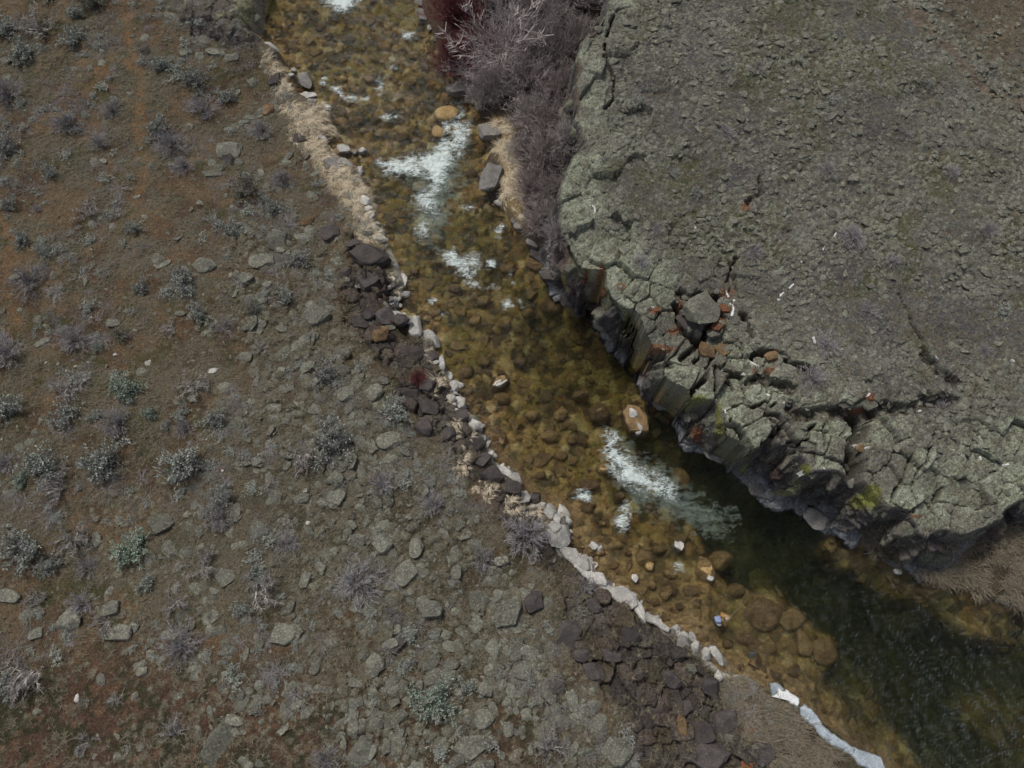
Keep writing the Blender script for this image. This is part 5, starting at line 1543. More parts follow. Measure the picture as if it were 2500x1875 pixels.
def sage_parts(seed, leafy, nbr, green=False, bare=.25):
    """unit shrub: radius about 1, height about .8"""
    r = random.Random(seed); random.seed(seed)
    st, lf = MB(), MB()
    lobes = [(r.uniform(0, 6.28), r.uniform(.7, 1.1)) for _ in range(5)]
    for b in range(nbr):
        la, lr = lobes[b % 5]
        az = la + r.gauss(0, .45)
        el = math.radians(r.uniform(18, 80))
        L = lr * r.uniform(.75, 1.05)
        pts, d = wander(r, Vector((r.uniform(-.06, .06), r.uniform(-.06, .06), 0)), rdir(az, el), 4, L / 4, .22)
        th = r.uniform(.016, .034)
        for k in range(4):
            st.tube(pts[k], pts[k + 1], th * (1 - k * .2), th * (.8 - k * .2))
        isbare = r.random() < bare
        for k in range(1, 5):
            for q in range(3):
                az2, el2 = az + r.gauss(0, 1.0), math.radians(r.uniform(10, 75))
                p2, d2 = wander(r, pts[k], rdir(az2, el2), 2, r.uniform(.07, .14), .3)
                st.tube(p2[0], p2[1], .010, .007); st.tube(p2[1], p2[2], .007, .003)
                if isbare:
                    for w in range(3):
                        st.tube(p2[1], p2[1] + rdir(az2 + r.gauss(0, .9), el2 + r.gauss(0, .5)) * r.uniform(.08, .2), .009, .004)
                else:
                    for w in range(leafy):
                        pp = p2[1].lerp(p2[2], r.uniform(-.2, 1.1)) + Vector((r.gauss(0, .022), r.gauss(0, .022), r.gauss(0, .022)))
                        lf.leaf(pp, rdir(az2 + r.gauss(0, .8), el2 + r.gauss(0, .6)), r.uniform(.07, .13), r.uniform(.016, .030))
    return st, lf

def twig_parts(seed, nst, sub, spread=(15, 85), bend=.12, th=.015):
    """unit shrub of fine bare stems"""
    r = random.Random(seed)
    st, tw = MB(), MB()
    for b in range(nst):
        az = r.uniform(0, 6.283)
        el = math.radians(r.uniform(*spread))
        L = r.uniform(.7, 1.05)
        pts, d = wander(r, Vector((r.gauss(0, .07), r.gauss(0, .07), 0)), rdir(az, el), 3, L / 3, bend)
        for k in range(3):
            st.tube(pts[k], pts[k + 1], th * (1 - .25 * k), th * (.75 - .25 * k))
        for q in range(sub):
            k = r.randrange(1, 3)
            p = pts[k].lerp(pts[k + 1], r.random())
            d2 = (rdir(az + r.gauss(0, .6), el + r.gauss(0, .35))).normalized()
            e = p + d2 * r.uniform(.16, .36)
            tw.tube(p, e, th * .5, th * .2)
            for w in range(2):
                p3 = p.lerp(e, r.uniform(.3, .9))
                tw.tube(p3, p3 + rdir(az + r.gauss(0, .9), el + r.gauss(0, .5)) * r.uniform(.08, .18), th * .35, th * .15)
    return st, tw

def dead_parts(seed, nbr, thick=1.0):
    """bleached forked branches with a haze of twigs"""
    r = random.Random(seed)
    st, tw = MB(), MB()
    base = r.uniform(0, 6.28)
    for b in range(nbr):
        az = base + r.gauss(0, 1.25)
        pts, d = wander(r, Vector((r.gauss(0, .05), r.gauss(0, .05), .03)), rdir(az, math.radians(r.uniform(8, 55))), 5, r.uniform(.16, .22), .28)
        th = r.uniform(.026, .048) * thick
        for k in range(5):
            st.tube(pts[k], pts[k + 1], th * (1 - .16 * k), th * (.84 - .16 * k))
            for q in range(3):
                a2 = az + r.gauss(0, .9)
                p2, _ = wander(r, pts[k + 1], rdir(a2, math.radians(r.uniform(0, 60))), 2, r.uniform(.07, .17), .35)
                st.tube(p2[0], p2[1], th * .4, th * .25)
                tw.tube(p2[1], p2[2], th * .25, th * .1)
                for w in range(3):
                    tw.tube(p2[1], p2[1] + rdir(a2 + r.gauss(0, 1), r.uniform(0, 1)) * r.uniform(.08, .2), .009, .004)
    return st, tw

PROTO = {}
def proto(kind, k):
    key = (kind, k)
    if key in PROTO: return PROTO[key]
    s = hash(kind) % 97 if False else sum(map(ord, kind))
    if kind == 'sage':
        a, b = sage_parts(s + k, 7, 26); out = [('branches', a.mesh('branches', M_TWIG)), ('foliage', b.mesh('foliage', M_SAGE))]
    elif kind == 'green':
        a, b = sage_parts(s + k, 9, 28, bare=.06); out = [('branches', a.mesh('branches', M_BARK)), ('foliage', b.mesh('foliage', M_SAGEGREEN))]
    elif kind == 'olive':
        a, b = sage_parts(s + k, 6, 24, bare=.2); out = [('branches', a.mesh('branches', M_TWIG)), ('foliage', b.mesh('foliage', M_OLIVE))]
    elif kind == 'purple':
        a, b = twig_parts(s + k, 72, 6); out = [('stems', a.mesh('stems', M_TWIG)), ('twigs', b.mesh('twigs', M_LAV))]
    elif kind == 'bare':
        a, b = dead_parts(s + k, 14); out = [('branches', a.mesh('branches', M_BARK)), ('twigs', b.mesh('twigs', M_TWIG))]
    elif kind == 'tuft':
        r = random.Random(s + k); m = MB()
        for q in range(150):
            m.blade(Vector((r.gauss(0, .07), r.gauss(0, .07), 0)), rdir(r.uniform(0, 6.28), math.radians(r.uniform(15, 75))), r.uniform(.7, 1.1), .012, r.uniform(.1, .5))
        out = [('blades', m.mesh('blades', M_BUNCH))]
    elif kind == 'willow':
        a, b = twig_parts(s + k, 130, 10, (25, 82), .16, .011); out = [('stems', a.mesh('stems', M_WILLOW)), ('twigs', b.mesh('twigs', M_WILLOW))]
    elif kind == 'pale_willow':
        a, b = dead_parts(s + k, 20, .5); c, d = twig_parts(s + k + 50, 60, 10, (20, 75), .2, .008)
        b.f += [tuple(i + len(b.v) for i in f) for f in d.f]; b.v += d.v
        out = [('branches', a.mesh('branches', M_PALETWIG)), ('twigs', b.mesh('twigs', M_PALETWIG))]
    elif kind == 'red':
        a, b = twig_parts(s + k, 170, 9, (30, 85), .12, .010); out = [('stems', a.mesh('stems', M_REDTWIG)), ('twigs', b.mesh('twigs', M_REDTWIG))]
    PROTO[key] = out
    return out

M_LAV = make_plant_mat('lavender_twigs', (.35, .33, .345), (.43, .405, .415), (.30, .285, .285))
PH = {'sage': ('sagebrush', 'grey-green sagebrush'), 'green': ('sagebrush', 'fresh green sagebrush'), 'olive': ('shrub', 'dark olive shrub'), 'purple': ('shrub', 'purple-grey twiggy shrub'), 'bare': ('shrub', 'bare bleached shrub'),
      'tuft': ('bunchgrass', 'straw bunchgrass tuft'), 'willow': ('willow', 'leafless grey willow'), 'pale_willow': ('willow', 'pale leafless willow'), 'red': ('dogwood', 'red-stemmed leafless dogwood')}
SHRUB_N = [0]
def shrub(px, py, rad, kind, label=None, name=None, hk=.8, vary=5):
    k = SHRUB_N[0]; SHRUB_N[0] += 1
    r = random.Random(900 + k)
    p = ground(px, py)
    R = rad * mpp(px, py, p[2]) * (1.25 if kind == 'willow' else 1.18 if px < 1350 else 1.0)
    root = bpy.data.objects.new(name or {'sage': 'sagebrush', 'green': 'sagebrush', 'olive': 'shrub', 'purple': 'shrub', 'bare': 'dead_shrub', 'tuft': 'bunchgrass', 'willow': 'willow', 'pale_willow': 'willow', 'red': 'dogwood'}[kind], None)
    COL.objects.link(root)
    root.location = (p[0], p[1], p[2] - .03)
    root.scale = (R * r.uniform(.92, 1.1), R * r.uniform(.92, 1.1), R * hk)
    root.rotation_euler = (0, 0, r.uniform(0, 6.28))
    root.empty_display_size = .1
    for nm, me in proto(kind, r.randrange(vary)):
        o = bpy.data.objects.new(nm, me)
        o.parent = root
        COL.objects.link(o)
    cat, ph = PH[kind]
    root['category'] = cat
    root['group'] = {'tuft': 'bunchgrass tufts', 'willow': 'thicket under the cliff', 'pale_willow': 'thicket under the cliff', 'red': 'thicket under the cliff'}.get(kind, 'shrubs on the slopes')
    if label: root['label'] = label
    else: want_label(root, ('small ' if rad < 24 else 'big ' if rad > 54 else '') + ph, px, py)
    return root

S = shrub
for t in [(185, 42, 27, 'sage'), (189, 100, 36, 'sage'), (58, 135, 40, 'sage'), (23, 231, 46, 'purple'), (8, 77, 34, 'sage'), (170, 309, 36, 'purple'), (394, 170, 30, 'sage'), (475, 204, 36, 'sage'), (498, 270, 38, 'purple'), (390, 320, 36, 'sage'),
          (451, 409, 28, 'purple'), (23, 367, 38, 'sage'), (247, 355, 26, 'purple'), (598, 467, 46, 'olive'), (664, 505, 32, 'sage'), (54, 586, 28, 'sage'), (220, 525, 34, 'bare'), (355, 123, 15, 'olive'), (23, 505, 28, 'sage'),
          (93, 513, 14, 'purple'), (278, 274, 28, 'purple'), (228, 4, 42, 'olive'), (69, 689, 42, 'purple'), (23, 866, 52, 'purple'), (239, 851, 16, 'green'), (309, 955, 44, 'green'), (471, 947, 42, 'bare'), (486, 770, 30, 'sage'), (424, 804, 28, 'bare'),
          (23, 1009, 48, 'sage'), (170, 947, 42, 'bare'), (170, 1020, 38, 'sage'), (231, 1020, 24, 'sage'), (289, 1036, 44, 'purple'), (366, 1013, 22, 'green'), (451, 1013, 24, 'sage'), (409, 1044, 18, 'sage'), (455, 1047, 26, 'purple'), (528, 1024, 36, 'sage'),
          (463, 1125, 66, 'sage'), (112, 1152, 60, 'sage'), (154, 1190, 48, 'bare'), (62, 1171, 26, 'green'), (552, 808, 32, 'bare'), (444, 685, 42, 'sage'), (795, 916, 36, 'sage'), (745, 1113, 44, 'bare'), (671, 1194, 30, 'bare'),
          (540, 1221, 38, 'sage'), (15, 1132, 34, 'purple'), (66, 1335, 60, 'sage'), (177, 1320, 48, 'bare'), (127, 1385, 36, 'sage'), (216, 1389, 32, 'purple'), (494, 1389, 46, 'bare'), (428, 1466, 36, 'bare'), (633, 1401, 30, 'sage'),
          (598, 1493, 30, 'sage'), (77, 1644, 60, 'bare'), (23, 1671, 42, 'sage'), (201, 1474, 36, 'purple'), (100, 1470, 32, 'bare'), (266, 1513, 36, 'bare'), (220, 1810, 28, 'bare'), (540, 1266, 38, 'purple'),
          (1136, 1671, 28, 'sage'), (1340, 1825, 48, 'bare'), (795, 1852, 40, 'purple'), (978, 1013, 46, 'sage'), (700, 720, 30, 'sage'), (560, 560, 32, 'sage'), (730, 640, 36, 'sage'), (620, 760, 28, 'olive'), (690, 440, 28, 'purple'), (350, 700, 26, 'sage'),
          (640, 320, 30, 'purple'), (560, 240, 30, 'sage'), (130, 420, 28, 'sage'), (330, 560, 22, 'sage'), (110, 620, 26, 'sage'), (300, 820, 26, 'olive'), (640, 850, 24, 'bare'), (930, 1180, 36, 'purple'), (1060, 1230, 34, 'purple'), (1180, 1370, 32, 'purple'),
          (700, 1330, 30, 'purple'), (360, 1420, 30, 'sage'), (960, 1500, 26, 'purple'), (1430, 1430, 30, 'purple'), (1420, 1500, 26, 'bare')]:
    S(*t)
S(104, 73, 52, 'bare', 'bleached dead shrub with forked white branches in the top corner')
S(424, 359, 44, 'purple', 'dense grey shrub growing beside the orange dirt trail')
S(185, 831, 40, 'purple', 'lone lavender-grey shrub standing above a line of white pebbles')
S(270, 1121, 64, 'sage', 'biggest silvery sagebrush on the slope')
S(332, 1339, 44, 'green', 'bright green sagebrush beside two lichen boulders')
S(810, 1078, 62, 'sage', 'wide sagebrush spreading at mid-slope above the rock field')
S(633, 1443, 58, 'bare', 'forked bare shrub with pale arching branches')
S(444, 1578, 54, 'purple', 'purple-grey shrub growing where the soil turns red')
S(428, 1790, 36, 'bare', 'gnarled curled dead shrub on bare red soil')
S(873, 1424, 58, 'purple', 'round purple-grey shrub growing among half-buried rocks')
S(1055, 1717, 58, 'green', 'leafy silver-green sagebrush in the middle of the rock field')
S(1286, 1304, 62, 'purple', 'purple-grey shrub leaning over the bank edge by the white rocks')
S(1022, 924, 24, 'red', 'small reddish shrub tucked between dark bank rocks', name='shrub')
# on the bluff
for t in [(1836, 612, 36, 'purple'), (1772, 325, 30, 'purple'), (2021, 418, 32, 'purple'), (2407, 564, 32, 'purple'), (2020, 846, 44, 'purple'), (1978, 926, 46, 'purple'), (1560, 250, 20, 'sage'), (1640, 420, 24, 'purple'),
          (1920, 560, 24, 'olive'), (1850, 170, 26, 'purple'), (2030, 250, 26, 'sage'), (2200, 330, 30, 'purple'), (2320, 420, 28, 'purple'), (2180, 640, 26, 'purple'), (2120, 760, 30, 'purple'), (2440, 760, 30, 'sage'), (1700, 470, 24, 'sage'),
          (1600, 560, 26, 'purple'), (1480, 390, 16, 'sage'), (2300, 1000, 34, 'purple'), (1560, 640, 28, 'purple'), (1974, 1205, 42, 'olive'), (1860, 1130, 26, 'bare'), (2400, 860, 26, 'purple'), (2050, 90, 22, 'sage'), (2260, 200, 22, 'sage')]:
    S(*t, hk=.55)
S(2080, 580, 42, 'purple', 'broad grey bush on the open top of the bluff', hk=.55)
for t in [(1875, 646, 26, 'tuft'), (1860, 828, 28, 'tuft'), (2383, 947, 42, 'tuft'), (2425, 931, 30, 'tuft'), (2009, 1020, 24, 'tuft'), (1533, 125, 15, 'tuft'), (2340, 860, 22, 'tuft'), (1770, 790, 20, 'tuft'), (2440, 1080, 24, 'tuft'), (958, 970, 24, 'tuft'), (945, 868, 18, 'tuft'), (965, 892, 16, 'tuft'), (1300, 1410, 18, 'tuft'), (1190, 1290, 20, 'tuft')]:
    S(*t, hk=.7)
S(2252, 916, 36, 'tuft', 'tall straw tuft rising from the gully across the bluff', hk=.8)
# thicket between the stream and the cliff
for t in [(1300, 60, 84, 'willow'), (1390, 20, 76, 'willow'), (1340, 150, 80, 'willow'), (1410, 110, 56, 'willow'), (1290, 220, 76, 'willow'), (1370, 240, 64, 'willow'), (1200, 230, 56, 'willow'), (1340, 320, 70, 'willow'), (1300, 300, 60, 'willow'),
          (1330, 400, 66, 'willow'), (1300, 470, 52, 'willow'), (1350, 480, 50, 'willow'), (1320, 545, 46, 'willow'), (1360, 580, 40, 'willow'), (1250, 10, 70, 'willow'), (1450, -20, 56, 'willow'), (1180, 20, 60, 'willow'), (1275, 370, 42, 'willow'), (1375, 650, 40, 'willow'), (1425, 700, 30, 'willow'),
          (1390, 350, 44, 'willow'), (1180, 245, 40, 'willow')]:
    S(*t, hk=.95)
S(1115, 60, 78, 'red', 'tall crimson-stemmed thicket at the water edge near the top', hk=.95)
S(1170, -20, 80, 'red', 'crimson-stemmed thicket cut by the top edge', hk=.95)
S(1110, 165, 62, 'red', 'lower dull-red thicket overhanging the stream above the wet orange boulder', hk=.9)
S(1165, 130, 60, 'red', 'dark red thicket half hidden under the pale willow', hk=.8)
S(1235, 150, 118, 'pale_willow', 'pale bare willow spreading forked branches over the red thicket', hk=.95)
S(1160, 190, 62, 'pale_willow', 'small pale willow leaning toward the stream beside the red thicket', hk=.8)

# ------------------------------------------------------------------ ground cover, nobody could count it
def unlinked(me, name):
    return bpy.data.objects.new(name, me)

def scatter(name, protos, pts, rots, scl, label, cat='grass'):
    me = bpy.data.meshes.new(name)
    n = len(pts)
    me.vertices.add(n)
    me.vertices.foreach_set('co', pts.astype(np.float32).ravel())
    a = me.attributes.new('rot', 'FLOAT_VECTOR', 'POINT'); a.data.foreach_set('vector', rots.astype(np.float32).ravel())
    a = me.attributes.new('scl', 'FLOAT_VECTOR', 'POINT'); a.data.foreach_set('vector', scl.astype(np.float32).ravel())
    a = me.attributes.new('pick', 'INT', 'POINT'); a.data.foreach_set('value', RNG.integers(0, len(protos), n).astype(np.int32))
    o = add_obj(name, me)
    g = bpy.data.node_groups.new(name, 'GeometryNodeTree')
    g.interface.new_socket('Geometry', in_out='INPUT', socket_type='NodeSocketGeometry')
    g.interface.new_socket('Geometry', in_out='OUTPUT', socket_type='NodeSocketGeometry')
    gi, go = g.nodes.new('NodeGroupInput'), g.nodes.new('NodeGroupOutput')
    ip = g.nodes.new('GeometryNodeInstanceOnPoints')
    g.links.new(gi.outputs[0], ip.inputs['Points'])
    gti = g.nodes.new('GeometryNodeJoinGeometry')
    for p in protos[::-1]:
        oi = g.nodes.new('GeometryNodeObjectInfo')
        oi.inputs['Object'].default_value = p
        oi.inputs['As Instance'].default_value = True
        g.links.new(oi.outputs['Geometry'], gti.inputs[0])
    g.links.new(gti.outputs[0], ip.inputs['Instance'])
    ip.inputs['Pick Instance'].default_value = True
    def na(nm, typ):
        k = g.nodes.new('GeometryNodeInputNamedAttribute'); k.data_type = typ; k.inputs['Name'].default_value = nm
        return k.outputs[0]
    g.links.new(na('pick', 'INT'), ip.inputs['Instance Index'])
    g.links.new(na('rot', 'FLOAT_VECTOR'), ip.inputs['Rotation'])
    g.links.new(na('scl', 'FLOAT_VECTOR'), ip.inputs['Scale'])
    g.links.new(ip.outputs[0], go.inputs[0])
    md = o.modifiers.new('scatter', 'NODES')
    md.node_group = g
    return tag(o, label, cat, kind='stuff')

def grass_proto(seed, n, mat, el=(10, 70), w=.012, droop=(.1, .6), spread=.05, dirbias=None):
    r = random.Random(seed); m = MB()
    for q in range(n):
        az = r.uniform(0, 6.28) if dirbias is None else dirbias + r.gauss(0, .5)
        m.blade(Vector((r.gauss(0, spread), r.gauss(0, spread), 0)), rdir(az, math.radians(r.uniform(*el))), r.uniform(.6, 1.15), w, r.uniform(*droop))
    return unlinked(m.mesh('grass_blades', mat), 'grass_blades')

def twig_proto(seed, mat):
    a, b = twig_parts(seed, 26, 3, (5, 60), .25, .011)
    b.f += [tuple(i + len(b.v) for i in f) for f in a.f]; b.v += a.v
    return unlinked(b.mesh('litter', mat), 'litter')

def sample(n, x0, x1, y0, y1):
    return RNG.uniform(x0, x1, n), RNG.uniform(y0, y1, n)

def visible(x, y, z, m=60):
    p, q = proj(x, y, z)
    return (p > -m) & (p < 2500 + m) & (q > -m) & (q < 1875 + m)

def rs(n, s0, s1, zk=1.0, lean=.15):
    s = RNG.uniform(s0, s1, n)
    return np.stack([RNG.normal(0, lean, n), RNG.normal(0, lean, n), RNG.uniform(0, 6.28, n)], 1), np.stack([s, s, s * zk], 1)

# slope grass
x, y = sample(150000, -38, 14, -8, 48)
z = zat_np(x, y)
ok = visible(x, y, z) & (F_river(x, y) < -.25) & (F_dL(x, y) < F_dR(x, y))
dens = sstep(.36, .62, fbm(x, y, 1.9, 5, 52)) * .9 + .18
dens *= 1 - .85 * sstep(-.2, .3, R_dark(x, y))
dens *= 1 - .8 * sstep(.5, .15, R_trail(x, y))
dens *= 1 - .55 * sstep(-.5, 1.5, R_lowred(x, y))
dens *= sstep(.1, -.3, F_out(x, y)) * .8 + .2
ok &= RNG.random(len(x)) < dens * .62
x, y, z = x[ok], y[ok], z[ok]
ro, sc_ = rs(len(x), .12, .34, .6)
PG = [grass_proto(k, 16, M_SLOPEGRASS, (5, 60), .030) for k in range(4)]
scatter('dry_grass', PG, np.stack([x, y, z], 1), ro, sc_, 'short grey-brown dry grass covering the left slope')
print('slope grass', len(x))
# twig litter and low brush on slope
x, y = sample(20000, -38, 14, -8, 48)
z = zat_np(x, y)
ok = visible(x, y, z) & (F_river(x, y) < -.4) & (F_dL(x, y) < F_dR(x, y)) & (RNG.random(len(x)) < .55 * sstep(.45, .62, fbm(x, y, 2.4, 4, 510)) * (1 - .6 * sstep(-.5, 1.5, R_lowred(x, y)))) & (R_trail(x, y) > .4) & (R_dark(x, y) < -.1)
x, y, z = x[ok], y[ok], z[ok]
ro, sc_ = rs(len(x), .20, .50, .45)
sc_ *= RNG.choice([1, 1, 1, 1.5, 1.9], len(x))[:, None]
def sage_proto(seed):
    a, b = sage_parts(seed, 6, 12, bare=.3)
    return unlinked(b.mesh('litter', M_SAGE), 'litter')
PT = [twig_proto(40 + k, M_TWIG) for k in range(4)] + [twig_proto(46, M_LAV), sage_proto(47), sage_proto(48)]
scatter('low_brush', PT, np.stack([x, y, z], 1), ro, sc_, 'low dead twigs and brush matted over the left slope', 'brush')
print('brush', len(x))
# bluff scrub
x, y = sample(150000, 2, 38, -2, 48)
z = zat_np(x, y)
s = F_mesa(x, y)
ok = visible(x, y, z) & (s > .6)
dens = .15 + .8 * sstep(.40, .62, fbm(x, y, 1.7, 5, 520)) * sstep(.8, 5, s)
ok &= RNG.random(len(x)) < dens * .48
x, y, z = x[ok], y[ok], z[ok]
ro, sc_ = rs(len(x), .10, .26, .55)
PB = [grass_proto(60 + k, 16, M_SLOPEGRASS, (5, 60), .032) for k in range(3)] + [twig_proto(64, M_TWIG)]
scatter('scrub_grass', PB, np.stack([x, y, z], 1), ro, sc_, 'fine grey scrub and dry grass over the bluff top')
print('bluff', len(x))
# straw grass of the left bank and of the far bank
x, y = sample(60000, -22, 6, 6, 48)
z = zat_np(x, y)
m1 = np.maximum(R_tan(x, y), R_tan2(x, y)) + 1.5 * (fbm(x, y, .9, 4, 530) - .5)
for (a, b, ra, rb) in [(962, 668, 16, 34), (975, 705, 14, 14), (1045, 868, 22, 18), (1068, 940, 18, 40), (1085, 985, 14, 26), (1115, 1050, 12, 30), (1150, 1070, 10, 12), (1135, 1110, 14, 26), (1125, 1150, 20, 20), (1320, 1250, 22, 12), (1290, 1262, 24, 18), (1255, 1240, 26, 26), (1250, 1225, 16, 20), (1160, 235, 30, 20), (1175, 1190, 26, 22), (1195, 1200, 20, 30)]:
    c = at(a, b, .7); mm = mpp(a, b, .7)
    m1 = np.maximum(m1, .5 * (1 - np.sqrt(((x - c[0]) / (ra * mm)) ** 2 + ((y - c[1]) / (rb * mm)) ** 2)))
ok = visible(x, y, z) & (m1 > 0) & (z > -.02) & (RNG.random(len(x)) < (.22 + .65 * sstep(.36, .56, fbm(x, y, .5, 2, 533))) * (.55 + .45 * sstep(0, .5, m1)))
x, y, z = x[ok], y[ok], z[ok]
ro, sc_ = rs(len(x), .40, .85, .6, .25)
PS = [grass_proto(80 + k, 16, M_STRAW, (5, 45), .013, (.2, .7), .10, dirbias=-.9 + k * .5) for k in range(4)]
m1 = m1[ok]
sc_ *= (.55 + .45 * sstep(.1, .6, m1))[:, None]
ro[:, 2] = RNG.normal(-.3, .9, len(x))
scatter('straw_grass', PS, np.stack([x, y, z], 1), ro, sc_, 'thick straw-coloured dead grass along the stream margins')
print('straw', len(x))
# grey dead grass, bottom right on both shores
x, y = sample(60000, 6, 38, -8, 14)
z = zat_np(x, y)
m1 = np.maximum(R_grey(x, y), R_dead(x, y)) + .5 * (fbm(x, y, .8, 3, 531) - .5)
ok = visible(x, y, z, 120) & (m1 > 0) & (z > -.05) & (F_mesa(x, y) < -.2) & (RNG.random(len(x)) < .6 * sstep(.36, .58, fbm(x, y, .6, 3, 532)))
for pl in ICE_POLY:
    ok &= sdf(x, y, np.array(P(pl, .2))) < -.12
x, y, z = x[ok], y[ok], z[ok]
ro, sc_ = rs(len(x), .32, .85, .7, .3)
PD = [grass_proto(90 + k, 14, M_DRYGRASS, (10, 60), .014, (.2, .7), .12, dirbias=-1.2 + k * .5) for k in range(4)]
ro[:, 2] = RNG.normal(-.2, 1.0, len(x))
scatter('dead_grass', PD, np.stack([x, y, z], 1), ro, sc_, 'grey-brown dead grass along the lower shores')
print('dead', len(x))
# stones too small and many to count
def stone_protos(mat, seeds):
    out = []
    for k in seeds:
        me = rock_mesh('stone', k, 12, .08, 2, clip=(.36, .74))
        me.materials.append(mat)
        out.append(unlinked(me, 'stone'))
    return out
x, y = sample(60000, -38, 14, -8, 48)
z = zat_np(x, y)
ok = visible(x, y, z) & (F_river(x, y) < -.2) & (F_dL(x, y) < F_dR(x, y))
pq_, qq2 = proj(x, y, z)
dens = sstep(.38, .60, fbm(x, y, 2.6, 4, 33)) * (.10 + .9 * sstep(500, 1150, qq2) * sstep(150, 800, pq_) + .5 * sstep(520, 700, pq_) * sstep(900, 500, qq2)) * sstep(.2, -.2, R_dark(x, y)) + .02
dens += .55 * sstep(-1.0, 1.0, R_talus(x, y)) * sstep(.2, -.2, R_dark(x, y)) * sstep(.4, .6, fbm(x, y, 1.2, 3, 34))
ok &= RNG.random(len(x)) < dens * .42
x, y, z = x[ok], y[ok], z[ok] - .03
ro, sc_ = rs(len(x), .05, .17, .42)
sc_ *= RNG.choice([1, 1, 1, 1.5, 2.1], len(x))[:, None]
sc_[:, 0] *= RNG.uniform(.8, 1.6, len(x))
scatter('loose_stones', stone_protos(M_LICHEN, (301, 302, 303, 304)), np.stack([x, y, z], 1), ro, sc_, 'small lichen-grey stones strewn over the left slope', 'stones')
print('stones', len(x))
x, y = sample(60000, 2, 38, -2, 48)
z = zat_np(x, y)
s = F_mesa(x, y)
ok = visible(x, y, z) & (s > .1)
dens = .16 + .8 * sstep(.30, .55, fbm(x, y, 2.6, 4, 94)) * sstep(.5, 4, s)
ok &= RNG.random(len(x)) < dens * .55
x, y, z = x[ok], y[ok], z[ok] - .02
ro, sc_ = rs(len(x), .04, .15, .42)
sc_ *= RNG.choice([1, 1, 1, 1, 1, 1.4, 1.8], len(x))[:, None]
sc_[:, 0] *= RNG.uniform(.8, 1.6, len(x))
scatter('bluff_stones', stone_protos(M_LICHEN, (311, 312, 313)), np.stack([x, y, z], 1), ro, sc_, 'small lichen-covered stones strewn over the bluff top', 'stones')
print('bluff stones', len(x))
# pale rubble at the left water line
x, y = sample(120000, -22, 20, -6, 48)
s = F_river(x, y)
px_, py_ = proj(x, y, 0 * x)
ok = (s < .12) & (s > -.75) & (F_dL(x, y) < F_dR(x, y)) & visible(x, y, 0 * x)
ok &= RNG.random(len(x)) < .30 * sstep(.40, .60, fbm(x, y, 1.3, 3, 545)) * sstep(-.75, -.2, s) * (.25 + .75 * sstep(500, 700, py_)) * sstep(1680, 1640, py_)
x, y = x[ok], y[ok]
z = np.maximum(zat_np(x, y), -.05)
ro, sc_ = rs(len(x), .08, .24, .7, .3)
sc_[:, 0] *= RNG.uniform(.8, 1.7, len(x))
scatter('shore_rubble', stone_protos(M_PALE, (331, 332, 333)) + stone_protos(M_GREY, (334,)), np.stack([x, y, z], 1), ro, sc_, 'jagged pale rubble strewn along the left water line', 'stones')
print('shore rubble', len(x))
# cobbles of the bed
x, y = sample(16000, -22, 38, -8, 48)
z = zat_np(x, y)
ok = visible(x, y, z) & (F_river(x, y) > .15) & (F_depth(x, y) < 2.0) & (RNG.random(len(x)) < .35 + .5 * sstep(.5, .65, fbm(x, y, 1.7, 3, 540)))
x, y, z = x[ok], y[ok], z[ok]
ro, sc_ = rs(len(x), .07, .24, .6)
sc_ *= RNG.choice([1, 1, 1, 1.6], len(x))[:, None]
z = np.minimum(z, -.10 - sc_[:, 2] * .6)
scatter('cobbles', stone_protos(M_WETBROWN, (321, 322)) + stone_protos(M_BROWN, (323, 324)) + stone_protos(M_COBBLE_DARK, (325,)) if False else stone_protos(M_WETBROWN, (321, 322)) + stone_protos(M_WETDARK, (323, 324)),
        np.stack([x, y, z], 1), ro, sc_, 'amber and brown cobbles lying on the stream bed', 'cobbles')
print('cobbles', len(x))
place_labels()

# ------------------------------------------------------------------ the angler standing in the shallows
M_SKIN = make_plain('skin', (.42, .26, .19), .6, 30, .1)
M_JACKET = make_plain('ochre_jacket', (.46, .24, .07), .8, 25, .2)
M_WADER = make_plain('grey_waders', (.20, .21, .20), .8, 25, .2)
M_HAT = make_plain('straw_hat', (.40, .30, .16), .85, 60, .25)
M_HATBAND = make_plain('dark_hair', (.035, .018, .018), .8, 40, .2)
M_PACKBLUE = make_plain('pack_blue', (.26, .33, .52), .8, 30, .15)
M_PACKGREY = make_plain('pack_grey', (.42, .45, .43), .8, 30, .25)
M_CORK = make_plain('cork', (.45, .32, .18), .8, 60, .2)
M_ROD = make_plain('rod_blank', (.34, .33, .20), .4, 40, .1)
M_METAL = make_plain('reel_metal', (.25, .25, .26), .4, 40, .1)

def skin_obj(name, verts, edges, radii, mat, parent=None, root=0, sub=2):
    me = bpy.data.meshes.new(name)
    me.from_pydata([tuple(v) for v in verts], edges, [])
    o = add_obj(name, me, mat, parent)
    o.modifiers.new('skin', 'SKIN')
    if not me.skin_vertices:
        bpy.context.view_layer.objects.active = o
    sv = me.skin_vertices[0].data
    for i, r in enumerate(radii):
        sv[i].radius = r if isinstance(r, tuple) else (r, r)
        sv[i].use_root = (i == root)
    s = o.modifiers.new('sub', 'SUBSURF')
    s.levels = s.render_levels = sub
    return o

